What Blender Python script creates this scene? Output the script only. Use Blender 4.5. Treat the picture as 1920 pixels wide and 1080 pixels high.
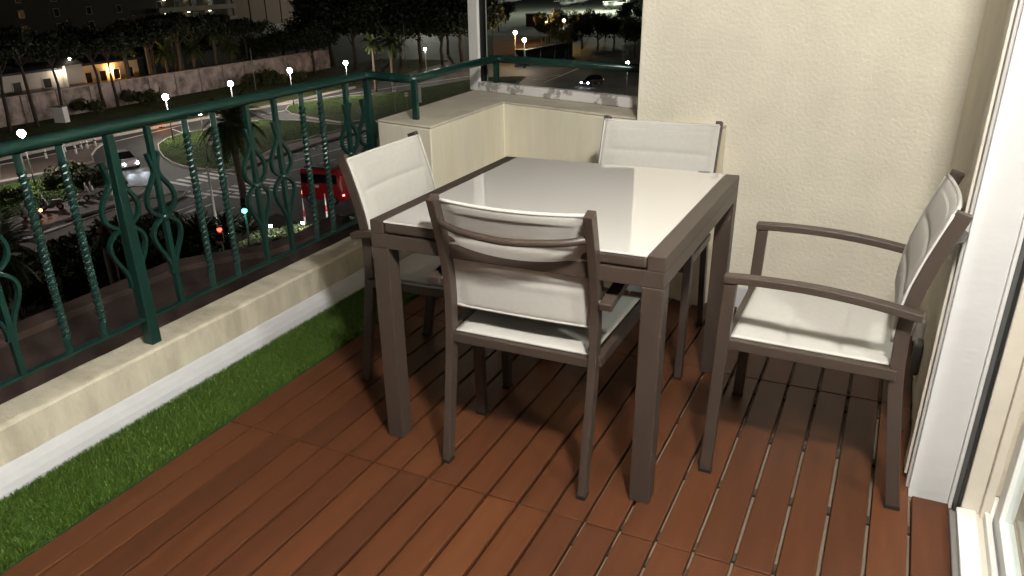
import bpy, bmesh, math, random
import numpy as np
from mathutils import Vector, Matrix

# ------------------------------------------------------------------ scene, camera, light
S = bpy.context.scene
COL = S.collection
for o in list(bpy.data.objects):
    bpy.data.objects.remove(o)
rnd = random.Random(7)

FPX, CX, CY = 1466.7, 906.5, 615.6            # focal length and principal point, in 1920 x 1080 pixels
YAW, PITCH, ROLL, CAMZ = -0.48265, 0.42559, -0.02979, 1.407
fw = Vector((math.sin(YAW)*math.cos(PITCH), math.cos(YAW)*math.cos(PITCH), -math.sin(PITCH)))
r0 = Vector((math.cos(YAW), -math.sin(YAW), 0))
u0 = r0.cross(fw)
RT = math.cos(ROLL)*r0 + math.sin(ROLL)*u0
UP = -math.sin(ROLL)*r0 + math.cos(ROLL)*u0
EYE = Vector((0, 0, CAMZ))
cam = bpy.data.objects.new('camera', bpy.data.cameras.new('camera'))
COL.objects.link(cam)
cam.matrix_world = Matrix(((RT.x, UP.x, -fw.x, EYE.x), (RT.y, UP.y, -fw.y, EYE.y), (RT.z, UP.z, -fw.z, EYE.z), (0, 0, 0, 1)))
cam.data.sensor_width = 36
cam.data.lens = FPX/1920*36
cam.data.shift_x = (960-CX)/1920
cam.data.shift_y = (CY-540)/1920
cam.data.clip_start = .05
cam.data.clip_end = 4000
S.camera = cam

world = bpy.data.worlds.new('World')
S.world = world
world.use_nodes = True
wn = world.node_tree
sky = wn.nodes.new('ShaderNodeTexSky')
sky.sky_type = 'NISHITA'
sky.sun_disc = False
sky.sun_elevation = math.radians(-3)
sky.sun_rotation = math.radians(250)
wn.links.new(sky.outputs[0], wn.nodes['Background'].inputs[0])
wn.nodes['Background'].inputs[1].default_value = .15

moon = bpy.data.lights.new('moon', 'SUN')
moon.energy = .003
moon.angle = math.radians(.5)
moon.color = (.8, .88, 1)
mo = bpy.data.objects.new('moon', moon)
mo.rotation_euler = (math.radians(35), 0, math.radians(120))
COL.objects.link(mo)

S.view_settings.view_transform = 'Standard'
S.view_settings.look = 'None'
S.view_settings.exposure = 0
S.view_settings.gamma = 1
S.render.engine = 'CYCLES'
GZ = -15.0                                    # street level below the balcony floor


def at(px, py, z=GZ):
    """point where the sight line through a photo pixel meets the level z"""
    v = RT*((px-CX)/FPX) - UP*((py-CY)/FPX) + fw
    return EYE + v*((z-EYE.z)/v.z)


def atx(px, py, x):
    v = RT*((px-CX)/FPX) - UP*((py-CY)/FPX) + fw
    return EYE + v*((x-EYE.x)/v.x)


# ------------------------------------------------------------------ helpers
def tag(o, label, cat, group=None):
    o['label'] = label
    o['category'] = cat
    if group:
        o['group'] = group
    return o


def struct(o, kind='structure'):
    o['kind'] = kind
    return o


def empty(name, loc=(0, 0, 0), rz=0, parent=None):
    o = bpy.data.objects.new(name, None)
    o.empty_display_size = .1
    COL.objects.link(o)
    o.location = loc
    o.rotation_euler = (0, 0, rz)
    o.parent = parent
    return o


def copy_tree(o, parent=None):
    c = o.copy()
    COL.objects.link(c)
    c.parent = parent
    for ch in list(o.children):
        copy_tree(ch, c)
    return c


class MB:
    def __init__(s):
        s.v, s.f = [], []

    def add(s, vs, fs):
        n = len(s.v)
        s.v += [tuple(a) for a in vs]
        s.f += [tuple(i+n for i in f) for f in fs]
        return s

    def box(s, x0, x1, y0, y1, z0, z1):
        return s.add([(x0, y0, z0), (x1, y0, z0), (x1, y1, z0), (x0, y1, z0), (x0, y0, z1), (x1, y0, z1), (x1, y1, z1), (x0, y1, z1)],
                     [(0, 3, 2, 1), (4, 5, 6, 7), (0, 1, 5, 4), (1, 2, 6, 5), (2, 3, 7, 6), (3, 0, 4, 7)])

    def prism(s, poly, z0, z1):
        """poly: counter-clockwise xy list"""
        n = len(poly)
        a = sum(poly[i][0]*poly[(i+1) % n][1]-poly[(i+1) % n][0]*poly[i][1] for i in range(n))
        if a < 0:
            poly = poly[::-1]
        return s.add([(p[0], p[1], z0) for p in poly]+[(p[0], p[1], z1) for p in poly],
                     [tuple(range(n-1, -1, -1)), tuple(range(n, 2*n))]+[(i, (i+1) % n, n+(i+1) % n, n+i) for i in range(n)])

    def bar(s, path, w, h, nrm):
        """rectangular bar along a path; w along nrm, h across it"""
        P = [Vector(p) for p in path]
        N = Vector(nrm).normalized()
        k = len(P)
        vs = []
        for i in range(k):
            a = (P[i]-P[i-1]).normalized() if i else None
            b = (P[i+1]-P[i]).normalized() if i < k-1 else None
            t = (a+b).normalized() if a and b else (a or b)
            n = (N-t*N.dot(t)).normalized()
            q = t.cross(n)
            m = 1/max(.5, t.dot(a)) if a and b else 1
            hh = (h[i] if isinstance(h, (list, tuple)) else h)/2*m
            ww = (w[i] if isinstance(w, (list, tuple)) else w)/2
            vs += [P[i]+n*ww+q*hh, P[i]-n*ww+q*hh, P[i]-n*ww-q*hh, P[i]+n*ww-q*hh]
        fs = [(0, 3, 2, 1), tuple(4*(k-1)+j for j in (0, 1, 2, 3))]
        for i in range(k-1):
            for j in range(4):
                fs.append((4*i+j, 4*i+(j+1) % 4, 4*i+4+(j+1) % 4, 4*i+4+j))
        return s.add(vs, fs)

    def tube(s, path, r, seg=10, caps=True, squash=1.0):
        P = [Vector(p) for p in path]
        k = len(P)
        n = None
        vs = []
        for i in range(k):
            a = (P[i]-P[i-1]).normalized() if i else None
            b = (P[i+1]-P[i]).normalized() if i < k-1 else None
            t = (a+b).normalized() if a and b else (a or b)
            if n is None:
                n = Vector((0, 0, 1)).cross(t) if abs(t.z) < .9 else Vector((1, 0, 0)).cross(t)
            n = (n-t*n.dot(t)).normalized()
            q = t.cross(n)
            rr = r[i] if isinstance(r, (list, tuple)) else r
            for j in range(seg):
                c = 2*math.pi*j/seg
                vs.append(P[i]+n*(rr*math.cos(c))+q*(rr*squash*math.sin(c)))
        fs = [(i*seg+j, i*seg+(j+1) % seg, (i+1)*seg+(j+1) % seg, (i+1)*seg+j) for i in range(k-1) for j in range(seg)]
        if caps:
            fs += [tuple(range(seg-1, -1, -1)), tuple((k-1)*seg+j for j in range(seg))]
        return s.add(vs, fs)

    def ball(s, c, r, seg=10, rings=7, sz=1.0):
        vs = [(c[0], c[1], c[2]-r*sz)]
        for i in range(1, rings):
            a = -math.pi/2+math.pi*i/rings
            vs += [(c[0]+r*math.cos(a)*math.cos(2*math.pi*j/seg), c[1]+r*math.cos(a)*math.sin(2*math.pi*j/seg), c[2]+r*sz*math.sin(a)) for j in range(seg)]
        vs.append((c[0], c[1], c[2]+r*sz))
        fs = [(0, 1+(j+1) % seg, 1+j) for j in range(seg)]
        for i in range(rings-2):
            fs += [(1+i*seg+j, 1+i*seg+(j+1) % seg, 1+(i+1)*seg+(j+1) % seg, 1+(i+1)*seg+j) for j in range(seg)]
        L = len(vs)-1
        fs += [(L, 1+(rings-2)*seg+j, 1+(rings-2)*seg+(j+1) % seg) for j in range(seg)]
        return s.add(vs, fs)

    def mesh(s, name, mat, smooth=False):
        me = bpy.data.meshes.new(name)
        me.from_pydata(s.v, [], s.f)
        me.materials.append(mat)
        if smooth:
            me.polygons.foreach_set('use_smooth', [True]*len(me.polygons))
        me.update()
        return me

    def build(s, name, mat, parent=None, smooth=False, bevel=0, loc=None, rz=None, seg=2):
        me = s.mesh(name, mat, smooth)
        if bevel:
            bm = bmesh.new()
            bm.from_mesh(me)
            bmesh.ops.recalc_face_normals(bm, faces=bm.faces)
            es = [e for e in bm.edges if len(e.link_faces) == 2 and e.calc_face_angle(0) > .5]
            bmesh.ops.bevel(bm, geom=es, offset=bevel, segments=seg, profile=.5, affect='EDGES', clamp_overlap=True)
            bm.to_mesh(me)
            bm.free()
        o = bpy.data.objects.new(name, me)
        COL.objects.link(o)
        o.parent = parent
        if loc:
            o.location = loc
        if rz is not None:
            o.rotation_euler = (0, 0, rz)
        return o


def inst(name, me, parent=None, loc=(0, 0, 0), rz=0, sc=1):
    o = bpy.data.objects.new(name, me)
    COL.objects.link(o)
    o.parent = parent
    o.location = loc
    o.rotation_euler = (0, 0, rz)
    o.scale = (sc, sc, sc)
    return o


# ------------------------------------------------------------------ materials
MAT = {}


def mat(name, col, rough=.6, metal=0, spec=.5, var=0, vscale=8, bump=0, bscale=40, stretch=(1, 1, 1), emit=None, estr=0, dark=None, objvar=0, dthr=(.45, .65), dscale=3, bdet=4, coat=0, dist=.02):
    m = bpy.data.materials.new(name)
    m.use_nodes = True
    nt = m.node_tree
    N, L = nt.nodes, nt.links
    b = N['Principled BSDF']
    b.inputs['Roughness'].default_value = rough
    b.inputs['Metallic'].default_value = metal
    b.inputs['Specular IOR Level'].default_value = spec
    b.inputs['Coat Weight'].default_value = coat
    tc = N.new('ShaderNodeTexCoord')
    mp = N.new('ShaderNodeMapping')
    mp.inputs['Scale'].default_value = stretch
    L.new(tc.outputs['Object'], mp.inputs[0])
    rgb = N.new('ShaderNodeRGB')
    rgb.outputs[0].default_value = (*col, 1)
    c = rgb.outputs[0]
    if dark:
        n = N.new('ShaderNodeTexNoise')
        n.inputs['Scale'].default_value = dscale
        n.inputs['Detail'].default_value = 7
        n.inputs['Roughness'].default_value = .65
        L.new(mp.outputs[0], n.inputs[0])
        mr = N.new('ShaderNodeMapRange')
        mr.inputs[1].default_value, mr.inputs[2].default_value = dthr
        L.new(n.outputs[0], mr.inputs[0])
        mx = N.new('ShaderNodeMix')
        mx.data_type = 'RGBA'
        L.new(mr.outputs[0], mx.inputs[0])
        L.new(c, mx.inputs[6])
        mx.inputs[7].default_value = (*dark, 1)
        c = mx.outputs[2]
    if var or objvar:
        hs = N.new('ShaderNodeHueSaturation')
        L.new(c, hs.inputs['Color'])
        v = None
        if var:
            n = N.new('ShaderNodeTexNoise')
            n.inputs['Scale'].default_value = vscale
            n.inputs['Detail'].default_value = 6
            L.new(mp.outputs[0], n.inputs[0])
            mr = N.new('ShaderNodeMapRange')
            mr.inputs[1].default_value, mr.inputs[2].default_value = .3, .7
            mr.inputs[3].default_value, mr.inputs[4].default_value = 1-var, 1+var
            L.new(n.outputs[0], mr.inputs[0])
            v = mr.outputs[0]
        if objvar:
            oi = N.new('ShaderNodeObjectInfo')
            mr2 = N.new('ShaderNodeMapRange')
            mr2.inputs[3].default_value, mr2.inputs[4].default_value = 1-objvar, 1+objvar
            L.new(oi.outputs['Random'], mr2.inputs[0])
            if v:
                mu = N.new('ShaderNodeMath')
                mu.operation = 'MULTIPLY'
                L.new(v, mu.inputs[0])
                L.new(mr2.outputs[0], mu.inputs[1])
                v = mu.outputs[0]
            else:
                v = mr2.outputs[0]
        L.new(v, hs.inputs['Value'])
        c = hs.outputs[0]
    L.new(c, b.inputs['Base Color'])
    if bump:
        n = N.new('ShaderNodeTexNoise')
        n.inputs['Scale'].default_value = bscale
        n.inputs['Detail'].default_value = bdet
        L.new(mp.outputs[0], n.inputs[0])
        bp = N.new('ShaderNodeBump')
        bp.inputs['Strength'].default_value = bump
        bp.inputs['Distance'].default_value = dist
        L.new(n.outputs[0], bp.inputs['Height'])
        L.new(bp.outputs[0], b.inputs['Normal'])
    if emit:
        b.inputs['Emission Color'].default_value = (*emit, 1)
        b.inputs['Emission Strength'].default_value = estr
    MAT[name] = m
    return m


def glass_mat(name, tint=(.9, .95, .95), rough=0.0):
    m = bpy.data.materials.new(name)
    m.use_nodes = True
    nt = m.node_tree
    N, L = nt.nodes, nt.links
    N.remove(N['Principled BSDF'])
    tr = N.new('ShaderNodeBsdfTransparent')
    tr.inputs[0].default_value = (*tint, 1)
    gl = N.new('ShaderNodeBsdfGlossy')
    gl.inputs['Roughness'].default_value = rough
    fr = N.new('ShaderNodeFresnel')
    fr.inputs[0].default_value = 1.5
    mx = N.new('ShaderNodeMixShader')
    ge = N.new('ShaderNodeNewGeometry')
    sb = N.new('ShaderNodeMath')
    sb.operation = 'SUBTRACT'
    sb.inputs[0].default_value = 1
    L.new(ge.outputs['Backfacing'], sb.inputs[1])
    mu = N.new('ShaderNodeMath')
    mu.operation = 'MULTIPLY'
    L.new(fr.outputs[0], mu.inputs[0])
    L.new(sb.outputs[0], mu.inputs[1])
    L.new(mu.outputs[0], mx.inputs[0])
    L.new(tr.outputs[0], mx.inputs[1])
    L.new(gl.outputs[0], mx.inputs[2])
    L.new(mx.outputs[0], N['Material Output'].inputs[0])
    MAT[name] = m
    return m


STUCCO = mat('stucco', (.73, .685, .575), .9, spec=.15, var=.06, vscale=5, bump=.75, bscale=75, bdet=3, dist=.006)
PARAP = mat('parapet_render', (.74, .69, .57), .9, spec=.15, var=.06, vscale=5, bump=.45, bscale=75, dark=(.67, .61, .46), dthr=(.45, .8), dscale=2.6, stretch=(3, 3, .45), dist=.005)
CURBM = mat('curb_render', (.62, .565, .45), .92, spec=.12, var=.10, vscale=6, bump=.5, bscale=60, dark=(.27, .225, .155), dthr=(.48, .92), dscale=2.1, stretch=(2, 3.2, 1.1), dist=.006)
COPING = mat('coping_render', (.56, .51, .42), .9, spec=.12, var=.08, vscale=7, bump=.35, bscale=50, dark=(.36, .33, .28), dthr=(.55, .8), dscale=4, dist=.004)
WHITEW = mat('white_render', (.66, .655, .655), .85, spec=.2, var=.03, bump=.22, bscale=26, stretch=(1, 1, 1.8), dist=.006)
SKIRT = mat('white_skirting', (.58, .58, .60), .7, spec=.25, var=.04, vscale=12, bump=.2, bscale=60, dist=.003)
PEEL = mat('peeling_white_paint', (.74, .71, .70), .75, spec=.2, dark=(.33, .31, .29), dthr=(.52, .58), dscale=9, bump=.4, bscale=25, dist=.004)
FRAMEW = mat('white_frame', (.78, .78, .76), .35, spec=.5, var=.02)
CREAM = mat('cream_frame', (.68, .63, .54), .5, var=.05, vscale=12)
RUBBER = mat('black_rubber', (.012, .012, .013), .5)
GREYMET = mat('grey_metal', (.28, .27, .26), .45, metal=.6)
GROOVE = mat('groove_shade', (.40, .385, .37), .6)  # grey colour stands for the shade inside the groove
TAUPE = mat('taupe_aluminium', (.050, .036, .0285), .42, metal=.0, spec=.5, var=.03, vscale=30, bump=.05, bscale=900, dist=.001)
FABRIC = mat('grey_sling_fabric', (.50, .482, .452), .85, spec=.2, var=.03, vscale=60, bump=.25, bscale=900, dist=.001)
PIPING = mat('fabric_piping', (.58, .56, .53), .8, spec=.2)
TGLASS = mat('table_glass', (.74, .71, .68), .04, spec=.9, coat=1.0)
PLASTIC = mat('black_plastic', (.015, .014, .014), .4)
WOOD = mat('deck_wood', (.08, .028, .012), .5, spec=.3, var=.15, vscale=4, stretch=(7, .7, 7), bump=.12, bscale=60, dist=.002)


def board_tones(m, cols):
    N, L = m.node_tree.nodes, m.node_tree.links
    oi = N.new('ShaderNodeObjectInfo')
    cr = N.new('ShaderNodeValToRGB')
    cr.color_ramp.interpolation = 'LINEAR'
    while len(cr.color_ramp.elements) < len(cols):
        cr.color_ramp.elements.new(.5)
    for i, c in enumerate(cols):
        cr.color_ramp.elements[i].position = i/(len(cols)-1)
        cr.color_ramp.elements[i].color = (*c, 1)
    L.new(oi.outputs['Random'], cr.inputs[0])
    hs = [n for n in N if n.type == 'HUE_SAT'][0]
    L.new(cr.outputs[0], hs.inputs['Color'])


board_tones(WOOD, [(.062, .0215, .0090), (.071, .0240, .0098), (.077, .0258, .0102), (.083, .0280, .0108), (.102, .0350, .0128)])
JOIST = mat('joist_plastic', (.05, .035, .025), .7)
TILEB = mat('screed', (.19, .15, .11), .85, var=.1)
GREEN = mat('green_paint', (.0075, .031, .025), .28, spec=.5, var=.12, vscale=30, bump=.12, bscale=90, dist=.002)
TURF = mat('turf_blade', (.030, .105, .014), .55, spec=.3, objvar=0)
TURFB = mat('turf_backing', (.012, .035, .008), .9)
LEDGE = mat('brown_membrane', (.12, .082, .072), .85, spec=.2, var=.18, vscale=2.5, bump=.3, bscale=30, dist=.01, dark=(.085, .06, .052))
CEIL = mat('ceiling_white', (.72, .69, .63), .9)
PANE = glass_mat('clear_glass')
SCREENP = glass_mat('screen_glass', (.80, .82, .80))
ROOMW = mat('room_wall', (.62, .61, .59), .9)
ROOMF = mat('room_floor', (.25, .21, .18), .4)
LAMPE = mat('lamp_globe_light', (.9, .88, .8), .4, emit=(1.0, .965, .89), estr=735)
SOCK = mat('socket_plastic', (.62, .6, .56), .4)
SOCKG = mat('socket_grey', (.10, .10, .09), .5)

# ------------------------------------------------------------------ balcony shell
YW, XS = 3.45, .225
b = MB().box(-2.24, 1.6, -2.2, YW, -.24, -.030)
bf = struct(b.build('balcony_floor', TILEB))

# wooden deck boards, each a part of the floor
PITCHB, X0B, GAPB = .10128, .0205, .0095


def board_mesh(ln, key):
    m = MB().box(GAPB/2, PITCHB-GAPB/2, .0019, ln-.0019, -.021, 0)
    o = m.build('tmp', WOOD, bevel=.0030)
    me = o.data
    bpy.data.objects.remove(o)
    me.name = 'deck_board_'+key
    return me


rows = [(-1.482, 1.056), (-.426, 1.056), (.63, 1.06), (1.69, 1.06), (2.75, .675)]
bme = {}
for ri, (y, ln) in enumerate(rows):
    if ln not in bme:
        bme[ln] = board_mesh(ln, str(ri))
    for k in range(-19, 3):
        x = X0B+k*PITCHB
        if k == 2:
            if y > 2:
                continue
            if y > 1.6:
                o = inst('deck_board', board_mesh(.515, 'short'), bf, (x, y, 0))
                continue
        o = inst('deck_board', bme[ln], bf, (x+rnd.uniform(-.0006, .0006), y, rnd.uniform(-.0008, .0005)))
jm = MB().box(-1.9, .33, 0, .034, -.0305, -.0212).mesh('deck_joist', JOIST)
y = -1.44
ji = 0
for (ry, ln) in rows:
    n = 4 if ln > 1 else 3
    for i in range(n):
        inst('deck_joist', jm, bf, (0, ry+.04+(ln-.115)*i/(n-1), 0))

# artificial grass strip
GX0, GX1 = -2.205, -1.912
g = MB().box(GX0, GX1, -1.5, 3.0, -.0295, -.008).build('turf_backing', TURFB)
struct(g)
g.name = 'grass_backing'
rs = np.random.default_rng(3)


def blades(n, x0, x1, y0, y1, z0, hmin, hmax, w):
    bx = rs.uniform(x0, x1, n)
    by = rs.uniform(y0, y1, n)
    h = rs.uniform(hmin, hmax, n)
    a = rs.uniform(0, 2*np.pi, n)
    la = rs.uniform(0, 2*np.pi, n)
    lean = rs.uniform(.15, .75, n)*h
    ww = w*rs.uniform(.7, 1.3, n)
    V = np.zeros((n, 5, 3))
    for i, (t, wf, lf) in enumerate([(0, 1, 0), (0, -1, 0), (.6, -.75, .4), (.6, .75, .4), (1, 0, 1)]):
        V[:, i, 0] = bx+np.cos(a)*ww*wf+np.cos(la)*lean*lf
        V[:, i, 1] = by+np.sin(a)*ww*wf+np.sin(la)*lean*lf
        V[:, i, 2] = z0+h*t*np.where(t == 1, .93, 1)
    idx = np.arange(n)[:, None]*5
    quads = idx+np.array([[0, 1, 2, 3]])
    tris = idx+np.array([[3, 2, 4]])
    return V.reshape(-1, 3), quads, tris


def mesh_np(name, V, quads, tris, m, colattr=None):
    me = bpy.data.meshes.new(name)
    me.from_pydata(V.tolist(), [], quads.tolist()+(tris.tolist() if tris is not None else []))
    me.materials.append(m)
    me.update()
    return me


def var_leaf_mat(name, cols, rough=.6, trans=.2, spec=.3):
    """leaf material whose tone varies from leaf to leaf"""
    m = bpy.data.materials.new(name)
    m.use_nodes = True
    N, L = m.node_tree.nodes, m.node_tree.links
    b = N['Principled BSDF']
    b.inputs['Roughness'].default_value = rough
    b.inputs['Specular IOR Level'].default_value = spec
    ge = N.new('ShaderNodeNewGeometry')
    cr = N.new('ShaderNodeValToRGB')
    while len(cr.color_ramp.elements) < len(cols):
        cr.color_ramp.elements.new(.5)
    for i, c in enumerate(cols):
        cr.color_ramp.elements[i].position = i/(len(cols)-1)
        cr.color_ramp.elements[i].color = (*c, 1)
    L.new(ge.outputs['Random Per Island'], cr.inputs[0])
    L.new(cr.outputs[0], b.inputs['Base Color'])
    MAT[name] = m
    return m


TURFV = var_leaf_mat('turf_blades', [(.022, .052, .004), (.046, .098, .008), (.072, .142, .013), (.13, .20, .04)], .5)
V, q, t = blades(130000, GX0+.003, GX1-.003, .3, 3.0, -.010, .015, .030, .0010)
to = bpy.data.objects.new('artificial_grass', mesh_np('artificial_grass', V, q, t, TURFV))
COL.objects.link(to)
struct(to, 'stuff')
tag(to, 'strip of short green artificial grass between wooden deck and low kerb wall', 'grass')

# low kerb wall under the railing, with coved white skirting
kw = empty('low_wall', (-2.3, 1.5, 0))
tag(kw, 'low cream rendered kerb wall carrying the green railing', 'wall')


def strip_profile(name, prof, y0, y1, m, parent, ny=1, jit=0, smooth=False):
    """extrude an (x,z) profile along y; jit roughens it"""
    mb = MB()
    n = len(prof)
    vs = []
    for i in range(ny+1):
        yy = y0+(y1-y0)*i/ny
        for (px, pz) in prof:
            vs.append((px+rnd.uniform(-jit, jit), yy, pz+rnd.uniform(-jit, jit)))
    fs = [(i*n+j, (i+1)*n+j, (i+1)*n+(j+1) % n, i*n+(j+1) % n) for i in range(ny) for j in range(n)]
    fs += [tuple(range(n)), tuple(ny*n+j for j in range(n-1, -1, -1))]
    mb.add(vs, fs)
    o = mb.build(name, m, parent, smooth=smooth)
    o.location = -Vector(parent.location) if parent else (0, 0, 0)
    return o


strip_profile('wall_body', [(-2.395, -.6), (-2.246, -.6), (-2.246, .190), (-2.252, .1985), (-2.262, .2005), (-2.380, .2005), (-2.392, .1955), (-2.395, .17)][::-1], -1.6, 3.10, CURBM, kw, 90, .0013)
strip_profile('white_skirting', [(-2.2455, -.02), (-2.205, -.02), (-2.2055, .012), (-2.211, .034), (-2.223, .056), (-2.238, .074), (-2.2455, .079)][::-1], -1.6, 3.06, SKIRT, kw, 60, .0009)

# raised parapet, L shaped, skewed at the far side
PZ = .80
pin, pfr, pel = at(944.3, 190, PZ), at(806.7, 237.5, PZ), at(707.5, 224, PZ)
pwe, pou = at(1190, 221, PZ), at(899, 165, PZ)
dirf = (pwe-pin).normalized()
pfe = pin+dirf*1.25                 # far end of the inner edge, behind the wall
gl0, gl1 = at(905, 161, PZ), at(1172, 186, PZ)
dirg = (gl1-gl0).normalized()
poe = pou+dirf*1.7
par = empty('parapet', (pfr.x, pfr.y, 0))
tag(par, 'waist-high cream parapet with broad flat top turning the balcony corner', 'wall')
poly = [pel, pfr, pin, pfe, poe, pou]
pp = [(p.x-pfr.x, p.y-pfr.y) for p in poly]
o = MB().prism(pp, -.6, PZ-.012).build('parapet_wall', PARAP, par, bevel=.006)
o = MB().prism(pp, PZ-.0118, PZ).build('parapet_top', COPING, par, bevel=.005)

# white post and glass wind screen on the parapet's outer edge
scr = empty('glass_screen', (pou.x, pou.y, PZ))
tag(scr, 'tall glass wind screen in a white post and flaking white sill on the parapet', 'screen')
nrm = Vector((-dirf.y, dirf.x, 0))              # outwards
if nrm.y < 0:
    nrm = -nrm


def L2(p, base):
    return (p.x-base.x, p.y-base.y)


def quadbox(a, d, n, s0, s1, t0, t1):
    return [L2(a+d*s0+n*t0, pou), L2(a+d*s1+n*t0, pou), L2(a+d*s1+n*t1, pou), L2(a+d*s0+n*t1, pou)]


A = Vector((pou.x, pou.y, 0))
MB().prism(quadbox(A, dirf, nrm, 0.0, .078, -.075, .0), 0, 2.4).build('post', FRAMEW, scr, bevel=.004)
MB().prism(quadbox(A, dirf, nrm, .080, 1.6, -.085, -.02), 0.001, .050).build('sill', PEEL, scr, bevel=.006)
MB().prism(quadbox(A, dirf, nrm, .082, .10, -.062, -.032), .0505, 2.4).build('frame', RUBBER, scr)
MB().prism(quadbox(A, dirf, nrm, .1005, 1.55, -.051, -.043), .0505, 2.4).build('pane', SCREENP, scr)

# end wall
bw = empty('end_wall', (-.4, YW, 0))
tag(bw, 'tall beige stucco wall behind the chair at the balcony end', 'wall')
MB().box(-.613, .80, 0, .25, -.2, 2.618).build('wall_face', STUCCO, bw, bevel=.006)
MB().box(-.611, .62, -.016, -.0005, -.028, .088).build('skirting', SKIRT, bw, bevel=.003)

# side wall, white door pier and sliding door
sw = empty('side_wall', (XS, 2.9, 0))
tag(sw, 'shaded narrow beige side wall with a socket beside white door pier', 'wall')
MB().box(0, .25, -.555, .60, -.028, 2.615).build('wall_face', STUCCO, sw)
pr = empty('door_pier', (.21, 2.235, 0))
tag(pr, 'white textured pier with a trim strip next to the sliding door', 'pier')
MB().box(.008, .112, 0, .108, -.028, 2.62).build('pier_face', WHITEW, pr, bevel=.003)
MB().box(-.008, .0065, .045, .118, .02, 2.62).build('trim_strip', CREAM, pr, bevel=.003)
MB().box(-.001, .0075, .006, .0445, -.0, 2.62).build('shutter_groove', GROOVE, pr, bevel=.002)
MB().box(.1125, .122, -.012, .09, -.028, 2.62).build('edge_bead', FRAMEW, pr, bevel=.002)

dr = empty('sliding_door', (.335, 2.2, 0))
tag(dr, 'white framed sliding glass door with black rubber seal', 'door')
Z1 = 2.25
MB().box(-.0025, .0075, -.045, .045, .0, Z1).build('rubber_seal', RUBBER, dr, bevel=.002)
MB().box(.008, .052, -.050, .06, .0, Z1).build('jamb', CREAM, dr, bevel=.003)
MB().box(.0525, .075, -.068, .06, .0, Z1).build('jamb_rib', CREAM, dr, bevel=.002)
MB().box(-.019, -.003, -3.6, -.06, -.03, .022).build('sill_edge', GREYMET, dr, bevel=.002)
MB().box(-.0028, .044, -3.6, -.0505, -.03, .032).build('sill_track', FRAMEW, dr, bevel=.003)
MB().box(.0445, .060, -3.6, -.0505, -.03, .022).build('track_groove', CREAM, dr)
MB().box(.0605, .072, -3.6, -.0685, -.03, .046).build('track_rail', FRAMEW, dr, bevel=.002)
MB().box(.0755, .105, -3.6, .05, -.03, .028).build('inner_track', FRAMEW, dr, bevel=.002)
sash = MB().box(.079, .112, -.155, -.090, .0285, Z1-.05).build('sash', FRAMEW, dr, bevel=.003)
MB().box(.079, .112, -1.75, -.1555, .0285, .085).build('bottom_rail', FRAMEW, sash, bevel=.003)
MB().box(.079, .112, -1.82, -1.7505, .0285, Z1-.05).build('stile', FRAMEW, sash, bevel=.003)
MB().box(.079, .112, -1.75, -.1555, Z1-.11, Z1-.05).build('top_rail', FRAMEW, sash, bevel=.003)
MB().box(.092, .098, -1.7502, -.1552, .085, Z1-.11).build('glass_pane', PANE, sash)
MB().box(-.0, .115, -3.6, .06, Z1+.0, Z1+.07).build('head', FRAMEW, dr, bevel=.003)
ow = empty('door_wall', (.45, 0, 0))
tag(ow, 'beige wall above and beyond the sliding door', 'wall')
MB().box(-.09, .12, -2.2, 2.10, Z1+.0705, 2.62).build('lintel', STUCCO, ow)
MB().box(-.09, .12, -2.2, -1.45, -.028, Z1+.0705).build('wall_face', STUCCO, ow)
# the room behind the glass
rf = struct(MB().box(.52, 4.2, -2.2, 3.2, -.2, .0).build('room_floor', ROOMF))
rw = MB().box(4.2, 4.3, -2.2, 3.2, 0, 2.62).build('room_wall', ROOMW)
tag(rw, 'pale plain wall inside the dim room behind the door glass', 'wall')
rw2 = MB().box(.575, 4.2, 3.2, 3.3, 0, 2.62).build('room_wall', ROOMW)
tag(rw2, 'pale side wall of the dim room next to the balcony door', 'wall')
struct(MB().box(-2.42, 4.3, -2.2, 3.72, 2.6205, 2.85).build('balcony_ceiling', CEIL))

# socket with plug and cable on the side wall
so = empty('wall_socket', (XS, 3.02, .15))
tag(so, 'white weatherproof socket with grey plug and hanging cable on side wall', 'socket')
MB().box(-.032, 0, -.05, .05, .0, .085).build('socket_box', SOCK, so, bevel=.006)
MB().box(-.05, -.0325, -.035, .035, .015, .055).build('flap', SOCK, so, bevel=.005)
MB().box(-.028, 0, -.175, -.105, -.075, .045).build('plug', SOCKG, so, bevel=.008)
MB().tube([(-.012, -.14, -.074), (-.016, -.12, -.10), (-.010, -.10, -.12), (-.016, -.13, -.14), (-.012, -.15, -.165)], .004, 8).build('cable', SOCKG, so, smooth=True)

# the balcony lamp under the ceiling (behind the camera's right shoulder, it throws the shadows seen)
cl = empty('ceiling_lamp', (.205, .55, 2.62))
tag(cl, 'round frosted globe lamp under the balcony ceiling by the door', 'lamp')
MB().tube([(0, 0, 0), (0, 0, -.035)], .075, 20).build('lamp_base', FRAMEW, cl, bevel=.004)
MB().ball((0, 0, -.14), .112, 20, 12).build('globe', LAMPE, cl, smooth=True)

rl_ = empty('added_fill_lamp', (1.9, .5, 2.62))  # unseen lamp added indoors, softens the balcony shadows through the door
tag(rl_, 'round ceiling lamp added behind the glass door to fill balcony shadows', 'lamp')
MB().tube([(0, 0, 0), (0, 0, -.03)], .12, 20).build('lamp_base', FRAMEW, rl_)
MB().ball((0, 0, -.10), .14, 18, 10, .5).build('diffuser', mat('fill_lamp_light', (1, 1, 1), .5, emit=(1, .94, .84), estr=460), rl_, smooth=True)

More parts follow.
